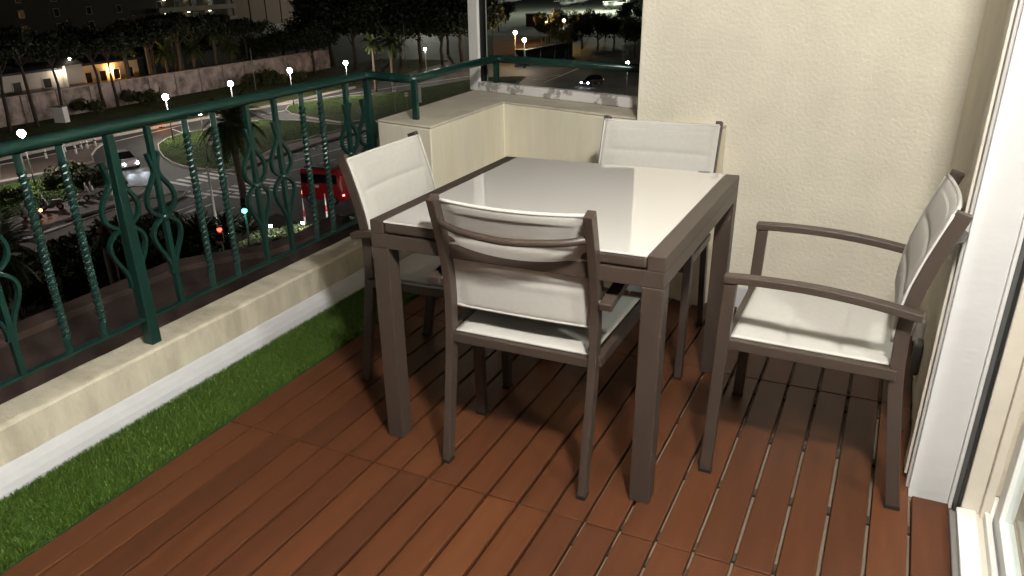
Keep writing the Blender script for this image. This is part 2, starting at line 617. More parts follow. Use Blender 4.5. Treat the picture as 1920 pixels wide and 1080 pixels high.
# ------------------------------------------------------------------ railing
RX = -2.3
rl = empty('balcony_railing', (RX, 1.76, .2))
tag(rl, 'dark green wrought iron railing with twisted bars and scrolls on kerb wall', 'railing')
B0 = Vector((RX, 1.76, .2))


def loc(p):
    return tuple(Vector(p)-B0)


RZ = .978
c1 = at(690, 141, RZ)
c2 = at(776, 149, RZ)
c3 = at(930, 110, RZ)
c4 = at(1195, 128, RZ)
c4 = c3+(c4-c3)*1.08
hr = MB().tube([loc((RX, -1.5, RZ)), loc((RX, 1.0, RZ)), loc((RX, 2.2, RZ)), loc((RX, c1.y-.03, RZ)), loc((RX+.018, c1.y+.005, RZ)), loc((c1.x+.10, c1.y-.025, RZ)),
                loc(c2-Vector((.03, -.004, 0))), loc(c2+Vector((.004, .016, 0))), loc(c2+(c3-c2)*.5+Vector((.004, 0, .006))), loc(c3-Vector((0, .03, 0))), loc(c3+Vector((.012, .004, 0))), loc(c3+(c4-c3)*.1), loc(c4)], .0228, 14, squash=.85)
hr.build('handrail', GREEN, rl, smooth=True)
MB().bar([loc((RX, -1.5, .300)), loc((RX, 3.23, .300))], .030, .010, (1, 0, 0)).build('bottom_rail', GREEN, rl, bevel=.002)


def twisted_mesh():
    z0, z1, n = .305, .957, 90
    vs, fs = [], []
    h = .0112
    for i in range(n+1):
        z = z0+(z1-z0)*i/n
        tt = min(max((z-z0-.05)/(z1-z0-.1), 0), 1)
        a = tt*2*math.pi*6.5
        for j in range(8):
            c = a+2*math.pi*j/8
            r = h*(1.32 if j % 2 == 0 else 1.03)
            vs.append((r*math.cos(c), r*math.sin(c), z-.2))
    fs = [(i*8+j, i*8+(j+1) % 8, (i+1)*8+(j+1) % 8, (i+1)*8+j) for i in range(n) for j in range(8)]
    return MB().add(vs, fs).mesh('twisted_bar', GREEN)


tw = twisted_mesh()


def spline(pts, n=8):
    out = []
    P = [Vector(p) for p in pts]
    for i in range(len(P)-1):
        p0, p1, p2, p3 = P[max(i-1, 0)], P[i], P[i+1], P[min(i+2, len(P)-1)]
        for k in range(n):
            t = k/n
            out.append(.5*((2*p1)+(p2-p0)*t+(2*p0-5*p1+4*p2-p3)*t*t+(3*p1-p0-3*p2+p3)*t**3))
    out.append(P[-1])
    return out


def scroll_side(sg):
    U = [(sg*.024, .868), (sg*.017, .840), (sg*.009, .805), (sg*.022, .775), (sg*.050, .738), (sg*.062, .705), (sg*.055, .672), (sg*.032, .650), (sg*.012, .640)]
    D = [(sg*.012, .632), (sg*.034, .622), (sg*.056, .600), (sg*.062, .570), (sg*.050, .535), (sg*.030, .500), (sg*.014, .465), (sg*.010, .44), (sg*.013, .42)]
    m = MB()
    for c in (U, D):
        p = spline([(.0, a, z-.2) for a, z in c], 5)
        m.bar(p, .016, .012, (1, 0, 0))
    return m


scm = [scroll_side(s).mesh('scroll', GREEN) for s in (1, -1)]
barm = MB().box(-.0095, .0095, -.0095, .0095, .305-.2, .957-.2).mesh('straight_bar', GREEN)
colm = MB().ball((0, 0, .436), .021, 12, 7, .75).mesh('collar', GREEN, True)


def scroll_bar(y):
    o = inst('scroll_bar', barm, rl, (0, y-1.76, 0))
    for k in (0, 1):
        inst('scroll', scm[k], o)
    inst('collar', colm, o)


def post(y, bot, scrolls=True):
    o = MB().bar([(0, 0, bot), (0, 0, .3), (0, 0, .757)], [.044, .044, .028], [.044, .044, .028], (1, 0, 0)).build('post', GREEN, rl, bevel=.003, loc=(0, y-1.76, 0))
    if scrolls:
        for k in (0, 1):
            i = inst('scroll', scm[k], o, (-.019, (1 if k == 0 else -1)*.012, 0))


for y in (1.44, 1.58, 2.09, 2.23, 2.75, 2.88, .78, .92):
    inst('twisted_bar', tw, rl, (0, y-1.76, 0))
for y in (1.27, 1.10, 1.92, 2.41, 2.575, 3.07, .61):
    scroll_bar(y)
post(1.76, 0)
post(3.25, -.1)
post(.44, 0)
for c in (c2, c3):
    MB().box(-.014, .014, -.011, .011, PZ-.2, RZ-.2).build('post', GREEN, rl, bevel=.002, loc=(c.x-RX, c.y-1.76, 0))

# brown roof ledge below the railing
lg = empty('roof_ledge', (-3.2, 2, -.3))
tag(lg, 'brown waterproofed ledge with raised outer edge below the railing', 'ledge')
lpx = [(333, 503), (443, 482), (500, 474), (560, 454), (600, 434), (640, 412)]
lpl = [(at(a_, c_, -.3).x+3.2, at(a_, c_, -.3).y-2) for a_, c_ in lpx]
inner = [(.805, -4.5), (.805, 3.2), (.55, 3.2)]+lpl[::-1]+[(lpl[0][0], -4.5)]
MB().prism(inner, -.15, 0).build('ledge_top', LEDGE, lg)
eb = MB()
pts = [(lpl[0][0], -4.5, .0)]+[(x, y, .0) for x, y in lpl]
eb.bar(pts, .075, .16, (1e-6, 0, 1))
eb.build('raised_edge', LEDGE, lg, bevel=.008)

# ------------------------------------------------------------------ table
TX0, TY0, TW, TD, TA = -1.3395, 1.8465, .893, .938, -.0065
tb = empty('dining_table', (TX0, TY0, 0), TA)
tag(tb, 'square taupe aluminium dining table with pale glass top', 'table')
LEG, HT = .0575, .75
for (x, y) in ((0, 0), (TW-LEG, 0), (0, TD-LEG), (TW-LEG, TD-LEG)):
    MB().box(x, x+LEG, y, y+LEG, .0, HT-.085).build('leg', TAUPE, tb, bevel=.0025)
RW = .046
for x in (0, TW-LEG):
    xa, xb = (x, x+RW) if x == 0 else (TW-RW, TW)
    MB().box(x, x+LEG, 0, TD, HT-.0845, HT-.040).build('side_rail', TAUPE, tb, bevel=.002)
    MB().box(xa, xb, 0, TD, HT-.0398, HT).build('edge_rail', TAUPE, tb, bevel=.002)
for y in (0.0005, TD-.03):
    MB().box(LEG+.0003, TW-LEG-.0003, y, y+.0295, HT-.0845, HT-.041).build('apron', TAUPE, tb, bevel=.0015)
MB().box(RW+.002, TW-RW-.002, .002, TD-.002, HT-.036, HT-.0052).build('leaf_panel', TAUPE, tb, bevel=.006)
gt = MB().box(RW+.002, TW-RW-.002, .001, TD-.001, HT-.0050, HT+.0008).build('glass_top', TGLASS, tb, bevel=.0012)
MB().box(TW-.14, TW-.10, TD-.012, TD+.001, HT+.001, HT+.004).build('catch', GREYMET, tb, bevel=.001)

# ------------------------------------------------------------------ chairs
STP = [(0, 0), (.028, .18), (.054, .36), (.062, .45), (.065, .53), (.062, .59), (.050, .66), (.031, .73), (.008, .80), (-.012, .858)]


def stile_f(z):
    for (f0, z0), (f1, z1) in zip(STP, STP[1:]):
        if z <= z1:
            return f0+(f1-f0)*(z-z0)/(z1-z0)
    return STP[-1][0]


def sling_mesh(name, fn, nu, nv, seams, mat_, border=.045, pad=.010, thick=.0025):
    """padded, quilted fabric; fn(u,v) -> (point, normal); seams: v positions"""
    vs, fs = [], []
    for side in (1, -1):
        for j in range(nv+1):
            v = j/nv
            for i in range(nu+1):
                u = i/nu
                p, n = fn(u, v)
                e = min(u, 1-u)
                k = min(max((e-border)/.05, 0), 1)
                k = k*k*(3-2*k)
                d = min(abs(v-s) for s in seams)
                q = 1-math.exp(-(d/.026)**1.1) if d < .2 else 1
                t = thick+pad*k*q*(1 if side == 1 else .75)
                wr = 0
                vs.append(p+n*(side*(t+wr)))
    W_ = nu+1
    H_ = (nu+1)*(nv+1)
    for j in range(nv):
        for i in range(nu):
            a = j*W_+i
            fs.append((a, a+1, a+W_+1, a+W_))
            fs.append((H_+a, H_+a+W_, H_+a+W_+1, H_+a+1))
    for i in range(nu):
        fs.append((i, H_+i, H_+i+1, i+1))
        a = nv*W_+i
        fs.append((a, a+1, H_+a+1, H_+a))
    for j in range(nv):
        a = j*W_
        fs.append((a, a+W_, H_+a+W_, H_+a))
        a = j*W_+nu
        fs.append((a, H_+a, H_+a+W_, a+W_))
    return MB().add(vs, fs)


def make_chair():
    R0 = -.255                                   # rear feet in local y
    ch = empty('garden_armchair')
    for s in (-1, 1):
        st = MB().bar([(s*.226, R0+f, z) for f, z in STP], .024, .036, (1, 0, 0)).build('back_post', TAUPE, ch, bevel=.002)
        MB().box(s*.226-.013, s*.226+.013, R0-.019, R0+.019, 0, .012).build('foot_cap', PLASTIC, st)
        # front leg and armrest
        lg_ = MB().bar([(s*.262, R0+.515, 0), (s*.262, R0+.508, .30), (s*.262, R0+.500, .618)], .026, .034, (1, 0, 0)).build('leg', TAUPE, ch, bevel=.002)
        MB().box(s*.262-.014, s*.262+.014, R0+.496, R0+.534, 0, .010).build('foot_cap', PLASTIC, lg_)
        arm = spline([(s*.262, R0+.519, .630), (s*.262, R0+.42, .633), (s*.262, R0+.29, .630), (s*.262, R0+.16, .617), (s*.262, R0+.03, .595)], 4)
        MB().bar(arm, .036, .022, (1, 0, 0)).build('armrest', TAUPE, ch, bevel=.003)
        MB().bar([(s*.236, R0+.060, .415), (s*.246, R0+.498, .430)], .022, .030, (1, 0, 0)).build('seat_rail', TAUPE, ch, bevel=.002)
        MB().tube([(s*.236, R0+.050, .60), (s*.258, R0+.050, .60)], .006, 8).build('bolt', GREYMET, ch)
    MB().bar([(-.214, R0+.060, .412), (.214, R0+.060, .412)], .022, .028, (0, 1, 0)).build('seat_crossbar', TAUPE, ch, bevel=.002)
    MB().bar([(-.249, R0+.500, .428), (.249, R0+.500, .428)], .022, .026, (0, 1, 0)).build('seat_crossbar', TAUPE, ch, bevel=.002)
    zb = .785
    yb = R0+stile_f(zb)-.008
    br = MB().tube(spline([(-.216, yb, zb), (-.15, yb-.026, zb-.010), (0, yb-.046, zb-.018), (.15, yb-.026, zb-.010), (.216, yb, zb)], 5), .0105, 10)
    br.build('back_crossbar', TAUPE, ch, smooth=True)

    def back(u, v):
        z = .508+(.847-.508)*v
        f = stile_f(z)
        f2 = stile_f(min(z+.02, .858))
        sag = -.024*(1-(2*u-1)**2)*(.25+.75*v*v)
        p = Vector(((u-.5)*.462, R0+f+.0215+sag, z-.006*(1-(2*u-1)**2)*(v > .9)))
        t = Vector((0, f2-f, .02)).normalized()
        n = Vector((0, t.z, -t.y))
        return p, n
    bk = sling_mesh('backrest', back, 26, 60, (0, .34, .67, 1.0), FABRIC, .06, .0078).build('backrest', FABRIC, ch, smooth=True)
    for v in (.0, 1.0):
        pts = [back(u/12, v)[0] for u in range(13)]
        MB().tube(pts, .0055, 8).build('hem', PIPING, bk, smooth=True)
    for u in (.0, 1.0):
        pts = [back(u, v/14)[0] for v in range(15)]
        MB().tube(pts, .0040, 6).build('side_hem', PIPING, bk, smooth=True)

    def seat(u, v):
        f = .066+(.490-.066)*v
        w = .430+.022*v
        z = .430+.012*v-.010*(1-(2*u-1)**2)*math.sin(math.pi*min(max(v, .0), 1))
        return Vector(((u-.5)*w, R0+f, z)), Vector((0, 0, 1))
    sling_mesh('seat', seat, 26, 50, (0, .34, .67, 1.0), FABRIC, .05, .006).build('seat', FABRIC, ch, smooth=True)
    return ch


chair = make_chair()
GR = None
spots = [((-.857, 2.055), 0, 'padded armchair with its back turned outward, in front of the glass table and deck joint'),
         ((-1.377, 2.368), -math.pi/2, 'padded armchair between the table and the green railing'),
         ((-.825, 2.905), math.pi, 'padded armchair between the table and the end wall, only its back showing'),
         ((-.077, 2.345), math.pi/2, 'padded armchair by the white door pier, pulled away from the table')]
for i, ((x, y), rz, lab) in enumerate(spots):
    c = chair if i == 0 else copy_tree(chair)
    c.location = (x, y, 0)
    c.rotation_euler = (0, 0, rz)
    tag(c, lab, 'chair', 'garden armchairs round the table')


# ================================================================== the street below
ASPH = mat('asphalt', (.050, .047, .044), .75, spec=.35, var=.18, vscale=.35, bump=.2, bscale=6, dark=(.038, .036, .034), dscale=.12)
PAVE = mat('pavement_concrete', (.17, .125, .10), .85, var=.12, vscale=.5, dark=(.12, .09, .075), dscale=.3)
KERB = mat('kerb_stone', (.34, .29, .26), .8, var=.1, vscale=1)
PAINT = mat('road_paint', (.78, .76, .72), .7, var=.1, vscale=2, dark=(.36, .35, .33), dthr=(.62, .74), dscale=2.5)
LAWN = mat('lawn_soil', (.045, .075, .016), .95, spec=.1, var=.25, vscale=.8, dark=(.04, .042, .018), dthr=(.5, .75), dscale=.25)
SOIL = mat('garden_soil', (.030, .024, .016), .95, spec=.1, var=.2, vscale=1)
APRON = mat('apron_concrete', (.30, .31, .27), .85, var=.06, vscale=.05)
STONE = mat('stained_stone_wall', (.46, .37, .34), .9, spec=.15, var=.22, vscale=.55, dark=(.13, .10, .09), dthr=(.42, .66), dscale=.5, bump=.4, bscale=2.5, dist=.1)
BARK = mat('bark', (.040, .029, .023), .9, var=.25, vscale=4, bump=.6, bscale=14, dist=.03)
PALMT = mat('palm_trunk', (.10, .075, .052), .9, var=.3, vscale=5, bump=.8, bscale=10, stretch=(1, 1, 3), dist=.05)
PLASTER = mat('house_plaster', (.55, .42, .26), .85, var=.08, vscale=.3)
PLASTW = mat('pale_plaster', (.50, .45, .40), .85, var=.1, vscale=.4)
DARKR = mat('dark_roof', (.028, .026, .026), .8, var=.2, vscale=.6)
BROWNF = mat('brown_facade', (.060, .037, .028), .85, var=.05, vscale=.05)
CONCF = mat('dim_facade', (.075, .062, .052), .85, var=.08, vscale=.1)
WINB = mat('dark_window', (.008, .008, .009), .15)
POLE = mat('galvanised_pole', (.20, .18, .16), .5, metal=.5)
POLEG = mat('dark_pole', (.05, .05, .045), .5)
REDP = mat('red_bus_paint', (.42, .008, .016), .28, coat=.6)
SILV = mat('silver_paint', (.50, .44, .43), .3, metal=0, coat=.5)
DARKC = mat('dark_car_paint', (.03, .032, .038), .25, coat=.6)
CGLASS = mat('car_glass', (.008, .009, .011), .08, spec=.8)
TYRE = mat('tyre_rubber', (.012, .012, .012), .8)
RIM = mat('alloy_rim', (.5, .5, .5), .3, metal=.9)
WHITEP = mat('white_plastic', (.70, .68, .66), .45)
REDT = mat('red_plastic', (.5, .03, .03), .45)
AIRW = mat('aircraft_white', (.72, .73, .70), .35)
E_W = mat('street_lamp_light', (1, 1, 1), .5, emit=(1, .93, .83), estr=640)
E_WS = mat('small_lamp_light', (1, 1, 1), .5, emit=(1, .92, .80), estr=420)
E_O = mat('sodium_light', (1, 1, 1), .5, emit=(1, .55, .18), estr=1100)
E_HEAD = mat('headlight_light', (1, 1, 1), .5, emit=(.86, .93, 1), estr=120)
E_GRN = mat('green_signal_light', (0, .3, .2), .5, emit=(.03, 1, .62), estr=70)
E_RED = mat('red_signal_light', (.3, 0, 0), .5, emit=(1, .03, .02), estr=14)
E_ORG = mat('orange_beacon_light', (.3, .1, 0), .5, emit=(1, .33, .08), estr=40)
E_BAL = mat('balcony_lamp_light', (1, 1, 1), .5, emit=(1, .95, .62), estr=9)
E_FL = mat('floodlight_mast_light', (1, 1, 1), .5, emit=(.95, 1, .82), estr=2600)
E_HALL = mat('hall_glow_light', (1, 1, 1), .5, emit=(1, .6, .35), estr=38)
E_VIL = mat('villa_lamp_light', (1, 1, 1), .5, emit=(1, .9, .7), estr=160)
E_GAR = mat('garden_light_glow', (1, 1, 1), .5, emit=(1, .97, .85), estr=190)
E_TAIL = mat('tail_light', (.4, .0, 0), .5, emit=(1, .25, .2), estr=5)
E_WIN = mat('lit_window_light', (.5, .4, .2), .5, emit=(1, .72, .32), estr=2.2)
LEAFD = var_leaf_mat('dark_leaves', [(.008, .011, .005), (.016, .021, .009), (.026, .033, .013)])
LEAFP = var_leaf_mat('palm_leaves', [(.030, .042, .012), (.055, .075, .022), (.085, .10, .035)])
LEAFB = var_leaf_mat('shrub_leaves', [(.016, .022, .006), (.034, .040, .012), (.060, .060, .022)])
LEAFW = var_leaf_mat('pale_shrub_leaves', [(.06, .10, .03), (.14, .18, .07), (.30, .31, .22)])
GRASSV = var_leaf_mat('lawn_blades', [(.028, .055, .010), (.045, .085, .016), (.06, .10, .022)], .7)

struct(MB().box(-900, 200, -300, 1400, GZ-1, GZ).build('ground', ASPH))


def flat(name, px, z=GZ+.12, kerb=True, m=PAVE, dz=.0):
    """raised area whose outline is given by photo pixels on the street level"""
    P = [at(a, c2_) for a, c2_ in px]
    pl = [(p.x, p.y) for p in P]
    o = MB().prism(pl, GZ-.3, z+dz).build(name, m)
    struct(o)
    if kerb:
        n = len(pl)
        mb = MB()
        for i in range(n):
            a, c_ = Vector((*pl[i], 0)), Vector((*pl[(i+1) % n], 0))
            d = (c_-a)
            if d.length < .05:
                continue
            mb.bar([a+Vector((0, 0, GZ+.0)), c_+Vector((0, 0, GZ+.0))], .30, .30, (0, 0, 1)) if False else mb.bar([(a.x, a.y, z-.06), (c_.x, c_.y, z-.06)], .26, .13, (1e-6, 0, 1))
        k = mb.build('kerb', KERB, o)
    return o, pl


def world_flat(name, pl, z, m):
    o = MB().prism(pl, GZ-.3, z).build(name, m)
    return struct(o)


def grass_on(pl, n, name, z, h=.10):
    xs = [p[0] for p in pl]
    ys = [p[1] for p in pl]
    pts = []
    k = len(pl)
    while len(pts) < n:
        X = rs.uniform(min(xs), max(xs), n)
        Y = rs.uniform(min(ys), max(ys), n)
        ins = np.zeros(n, bool)
        for i in range(k):
            (x1, y1), (x2, y2) = pl[i], pl[(i+1) % k]
            if y1 == y2:
                continue
            c_ = ((y1 > Y) != (y2 > Y)) & (X < (x2-x1)*(Y-y1)/(y2-y1)+x1)
            ins ^= c_
        pts += list(zip(X[ins], Y[ins]))
        if not ins.any():
            return
    pts = np.array(pts[:n])
    V, q, t = blades(n, 0, 1, 0, 1, z, h*.5, h, .03)
    V = V.reshape(n, 5, 3)
    base = V[:, :1, :2].copy()
    V[:, :, :2] += pts[:, None, :]-base
    o = bpy.data.objects.new(name, mesh_np(name, V.reshape(-1, 3), q, t, GRASSV))
    COL.objects.link(o)
    struct(o, 'stuff')
    return o


def pxw0(px, py):
    p = at(px, py)
    return (p.x, p.y)


# verge along the stone wall, traffic island lawns, pavements
vpl = [(-101.5, 20), (-82.4, 20), (-82.4, 60), (-81.4, 72), (-79, 90), (-79, 108), (-85, 150), (-101.5, 150)]
world_flat('verge', vpl, GZ+.12, mat('verge_soil', (.075, .085, .034), .95, spec=.1, var=.3, vscale=.6, dark=(.06, .045, .03), dscale=.3))
grass_on([p_ for p_ in vpl if True], 16000, 'verge_grass', GZ+.11, .10)
kv = MB()
kp = [(-82.2, 20), (-82.2, 60), (-81.2, 72), (-78.8, 90), (-78.8, 108)]
for a, c_ in zip(kp, kp[1:]):
    kv.bar([(*a, GZ+.08), (*c_, GZ+.08)], .45, .16, (1e-6, 0, 1))
struct(kv.build('kerb', KERB))
i1, p1 = flat('island_lawn', [(297, 273), (299, 285), (308, 297), (322, 306), (345, 314), (380, 319), (425, 322), (455, 311), (533, 271), (612, 252), (640, 245), (690, 233), (690, 226), (640, 236), (565, 228), (500, 226), (440, 236), (345, 251), (312, 262)], m=LAWN)
i2, p2 = flat('island_lawn', [(536, 208), (541, 200), (560, 195), (640, 183), (720, 178), (830, 160), (905, 146), (985, 145), (905, 205), (760, 240), (690, 226), (640, 231), (575, 221), (545, 214)], m=LAWN)
grass_on(p1, 26000, 'lawn_grass', GZ+.11, .07)
grass_on(p2, 36000, 'lawn_grass', GZ+.11, .07)
# pavement with bicycle lane beside the first lawn
flat('pavement', [(425, 324), (460, 314), (533, 273), (640, 247), (690, 236), (700, 242), (640, 257), (533, 288), (470, 312), (440, 322)])
# pavement strip where the scooters stand, and its planted bed
flat('pavement', [(0, 420), (60, 402), (150, 376), (212, 362), (250, 352), (282, 352), (262, 368), (180, 398), (110, 418), (40, 440), (0, 452)])
i3, p3 = flat('planted_bed', [(0, 352), (60, 340), (150, 330), (195, 322), (228, 330), (240, 345), (205, 360), (150, 372), (60, 398), (0, 416)], m=LAWN, kerb=False, dz=.04)
grass_on(p3, 9000, 'lawn_grass', GZ+.15, .12)
# far junction apron with curved kerb
flat('pavement', [(0, 312), (60, 300), (150, 281), (170, 274), (195, 270), (180, 280), (172, 292), (176, 304), (150, 312), (60, 330), (0, 342)])
# splitter between the two carriageways
flat('traffic_splitter', [(0, 470), (60, 450), (130, 425), (200, 400), (262, 380), (335, 362), (350, 360), (345, 368), (270, 402), (200, 428), (120, 455), (60, 478), (0, 498)], m=PAVE)
# garden below the building
gpx = [(0, 540), (60, 512), (120, 494), (180, 470), (235, 436), (290, 428), (345, 430), (420, 432), (480, 418), (520, 402), (560, 420), (600, 424), (660, 402)]
gpl = [pxw0(*q_) for q_ in gpx]+[(-3.2, 62), (-3.2, -40), (-62, -40)]
world_flat('garden', gpl, GZ+.10, SOIL)
# apron of the airfield far away
world_flat('apron', [(-260, 215), (40, 215), (120, 420), (-60, 700), (-420, 560)], GZ+.10, APRON)

# road markings
PZK = GZ+.006


def paint(name, px, z=PZK):
    P = [at(a, c_, z) for a, c_ in px]
    vs = [tuple(p) for p in P]
    a = sum(vs[i][0]*vs[(i+1) % len(vs)][1]-vs[(i+1) % len(vs)][0]*vs[i][1] for i in range(len(vs)))
    if a < 0:
        vs = vs[::-1]
    o = MB().add(vs, [tuple(range(len(vs)))]).build(name, PAINT)
    return struct(o)


def stripe(name, a, c_, w, z=PZK):
    a, c_ = Vector((*a, z)), Vector((*c_, z))
    d = (c_-a).normalized()
    n = Vector((-d.y, d.x, 0))*w/2
    return struct(MB().add([a-n, c_-n, c_+n, a+n], [(0, 1, 2, 3)]).build(name, PAINT))


def pxw(px, py):
    p = at(px, py)
    return (p.x, p.y)


for k in range(7):                               # zebra on the turning lane
    stripe('crossing_stripe', (-57.6+.10*k, 49.3+.98*k), (-54.4+.12*k, 48.9+.98*k), .50)
for k in range(8):                               # zebra on the main carriageway
    stripe('crossing_stripe', (-52.6+.42*k, 46.3+1.0*k), (-50.0+.42*k, 46.2+1.0*k), .50)
for k in range(7):
    stripe('crossing_stripe', (-49.4+.45*k, 47.4+1.0*k), (-47.0+.45*k, 47.4+1.0*k), .50)
paint('give_way_mark', [(334, 360), (345, 357), (359, 358), (350, 363)])
for k in range(6):                               # zebra by the scooters
    stripe('crossing_stripe', (-55.8+.9*k, 31.6), (-56.0+.9*k, 36.8), .48)
for (a, c_, w) in [((337, 416), (366, 405), .15), ((386, 408), (425, 396), .15), ((384, 388), (398, 382), .15), ((432, 416), (462, 404), .15), ((320, 424), (333, 418), .15), ((431, 392), (440, 389), .15),
                   ((95, 474), (130, 461), .15), ((60, 487), (82, 478), .15)]:
    stripe('lane_dash', pxw(*a), pxw(*c_), w)
paint('lane_arrow', [(342, 402), (356, 394), (372, 389), (374, 392), (358, 398)])
stripe('lane_line', pxw(240, 430), pxw(373, 381), .16)
stripe('lane_line', pxw(380, 371), pxw(388, 367), .16)
stripe('lane_line', pxw(533, 288), pxw(700, 241), .14)
stripe('lane_line', pxw(533, 307), pxw(700, 262), .14)
stripe('lane_line', pxw(540, 322), pxw(700, 280), .12)
stripe('lane_line', pxw(0, 318), pxw(40, 309), .2)
stripe('lane_line', pxw(213, 266), pxw(345, 234), .22)
stripe('lane_line', pxw(320, 241), pxw(345, 250), .15)
stripe('lane_line', pxw(490, 203), pxw(640, 178), .22)
stripe('lane_line', pxw(490, 215), pxw(537, 207), .22)
stripe('lane_line', pxw(640, 178), pxw(880, 143), .22)
stripe('lane_line', pxw(1000, 150), pxw(1050, 140), .25)
stripe('lane_line', pxw(1020, 155), pxw(1085, 128), .25)
stripe('lane_line', pxw(950, 143), pxw(1030, 150), .25)
# bicycle symbol on the lane
for (a, c_) in [((588, 277), (600, 270)), ((600, 270), (606, 277)), ((594, 271), (604, 276)), ((584, 275), (590, 280)), ((602, 279), (610, 276))]:
    stripe('bicycle_mark', pxw(*a), pxw(*c_), .16, PZK+.002)
for (a, c_) in [((636, 270), (650, 266)), ((640, 274), (656, 269)), ((680, 250), (690, 247)), ((682, 256), (694, 252)), ((684, 262), (696, 258))]:
    stripe('crossing_stripe', pxw(*a), pxw(*c_), .3)

# ------------------------------------------------------------------ vegetation
def leaf_cloud(n, centers, spread, size, seed):
    r_ = np.random.default_rng(seed)
    C_ = np.array([c_[:3] for c_ in centers])
    R_ = np.array([c_[3] for c_ in centers])
    k = r_.integers(0, len(C_), n)
    d = r_.normal(size=(n, 3))
    d /= np.linalg.norm(d, axis=1)[:, None]
    rad = r_.uniform(0, 1, n)**.45
    P = C_[k]+d*(rad*R_[k])[:, None]*np.array(spread)
    a = r_.normal(size=(n, 3))
    a /= np.linalg.norm(a, axis=1)[:, None]
    c_ = np.cross(a, r_.normal(size=(n, 3)))
    c_ /= np.linalg.norm(c_, axis=1)[:, None]
    s_ = size*r_.uniform(.6, 1.4, n)[:, None]
    V = np.stack([P-a*s_, P+c_*s_*.5, P+a*s_, P-c_*s_*.5], 1).reshape(-1, 3)
    return V, np.arange(n)[:, None]*4+np.array([[0, 1, 2, 3]])


def crown_mesh(name, n, centers, spread, size, m, seed):
    V, q = leaf_cloud(n, centers, spread, size, seed)
    return mesh_np(name, V, q, None, m)


def rand_centers(r, k, rx, rz, zc, rad):
    out = []
    for _ in range(k):
        a, d = r.uniform(0, 6.283), math.sqrt(r.uniform(0, 1))
        out.append((rx*d*math.cos(a), rx*d*math.sin(a), zc+rz*r.uniform(-.6, 1)*(1-.6*d), rad*r.uniform(.6, 1.25)))
    return out


pine_v, round_v = [], []
for i in range(3):                               # umbrella pines, 15 m
    r = random.Random(20+i)
    cs = rand_centers(r, 22, 5.2, 1.9, 12.4, 1.9)
    cr = crown_mesh('crown', 4200, cs, (1, 1, .6), .33, LEAFD, 50+i)
    tk = MB()
    lean = r.uniform(-1.2, 1.2)
    tp = [(0, 0, 0), (lean*.25, .1, 3), (lean*.6, -.1, 6.5), (lean, .2, 10), (lean*.8, .1, 12)]
    tk.tube(tp, [.34, .28, .24, .2, .1], 9)
    for c_ in cs[:7]:
        tk.tube([(lean*.9, .15, 9.5+r.uniform(-1, 1)), ((lean+c_[0])/2, c_[1]/2, 11.2), c_[:3]], [.13, .09, .04], 6)
    pine_v.append((cr, tk.mesh('trunk', BARK, True)))
for i in range(3):                               # broad evergreen trees, 12 m
    r = random.Random(40+i)
    cs = rand_centers(r, 26, 4.2, 3.6, 7.0, 1.9)
    cr = crown_mesh('crown', 3600, cs, (1, 1, .85), .32, LEAFD, 70+i)
    tk = MB().tube([(0, 0, 0), (.2, .1, 2.5), (-.1, .2, 5), (0, 0, 8)], [.3, .25, .18, .08], 8)
    for c_ in cs[:8]:
        tk.tube([(0, .1, 3.5+r.uniform(-1, 1.5)), (c_[0]*.6, c_[1]*.6, c_[2]*.85), c_[:3]], [.11, .07, .03], 6)
    round_v.append((cr, tk.mesh('trunk', BARK, True)))


def palm_meshes(h, nf, fl, seed, droop=1.0, tr=.26, leafw=.055, m=LEAFP):
    r = random.Random(seed)
    fr = MB()
    for k in range(nf):
        a = 2.4*k+r.uniform(-.2, .2)
        el = math.radians(r.uniform(-35, 78))
        ln = fl*r.uniform(.8, 1.1)
        p = Vector((0, 0, h))
        d = Vector((math.cos(a)*math.cos(el), math.sin(a)*math.cos(el), math.sin(el)))
        pts = []
        for s_ in range(11):
            pts.append(p.copy())
            p += d*(ln/10)
            d = (d+Vector((0, 0, -.14*droop))).normalized()
        fr.tube(pts, [.035*(1-i_/12) for i_ in range(11)], 4, caps=False)
        for i_ in range(1, 11):
            t = (pts[i_]-pts[i_-1]).normalized()
            sd = t.cross(Vector((0, 0, 1)))
            if sd.length < .05:
                sd = Vector((1, 0, 0))
            sd.normalize()
            upv = sd.cross(t)
            L_ = fl*.17*math.sin(math.pi*(i_*.085+.08))+.12
            for sg in (1, -1):
                for q_ in (0, .33, .67):
                    o_ = pts[i_-1]+(pts[i_]-pts[i_-1])*q_
                    e_ = o_+sd*sg*L_*.8+t*L_*.6+upv*(-.1*L_)+Vector((0, 0, -L_*.25*r.uniform(.2, 1.2)))
                    w_ = t*leafw
                    fr.add([o_-w_, o_+w_, e_], [(0, 1, 2)] if sg > 0 else [(0, 2, 1)])
    tk = MB()
    n = 14
    tk.tube([(.05*math.sin(i*.5), 0, h*i/n) for i in range(n+1)], [tr*(1.25 if i == 0 else 1+.06*(i % 2)) for i in range(n+1)], 10)
    tk.ball((0, 0, h-.2), tr*1.6, 10, 7, 1.4)
    return fr.mesh('fronds', m), tk.mesh('trunk', PALMT, True)


palmA = palm_meshes(7.0, 46, 3.2, 1)
palmB = palm_meshes(9.0, 40, 2.6, 2)
palmN = palm_meshes(6.4, 60, 3.3, 3, 1.25)


def tree(name, meshes, p, sc, rz, label, cat='tree', group=None, pn='crown'):
    t = empty(name, (p.x, p.y, GZ+.05), rz)
    t.scale = (sc, sc, sc)
    inst(pn, meshes[0], t)
    inst('trunk', meshes[1], t)
    return tag(t, label, cat, group)


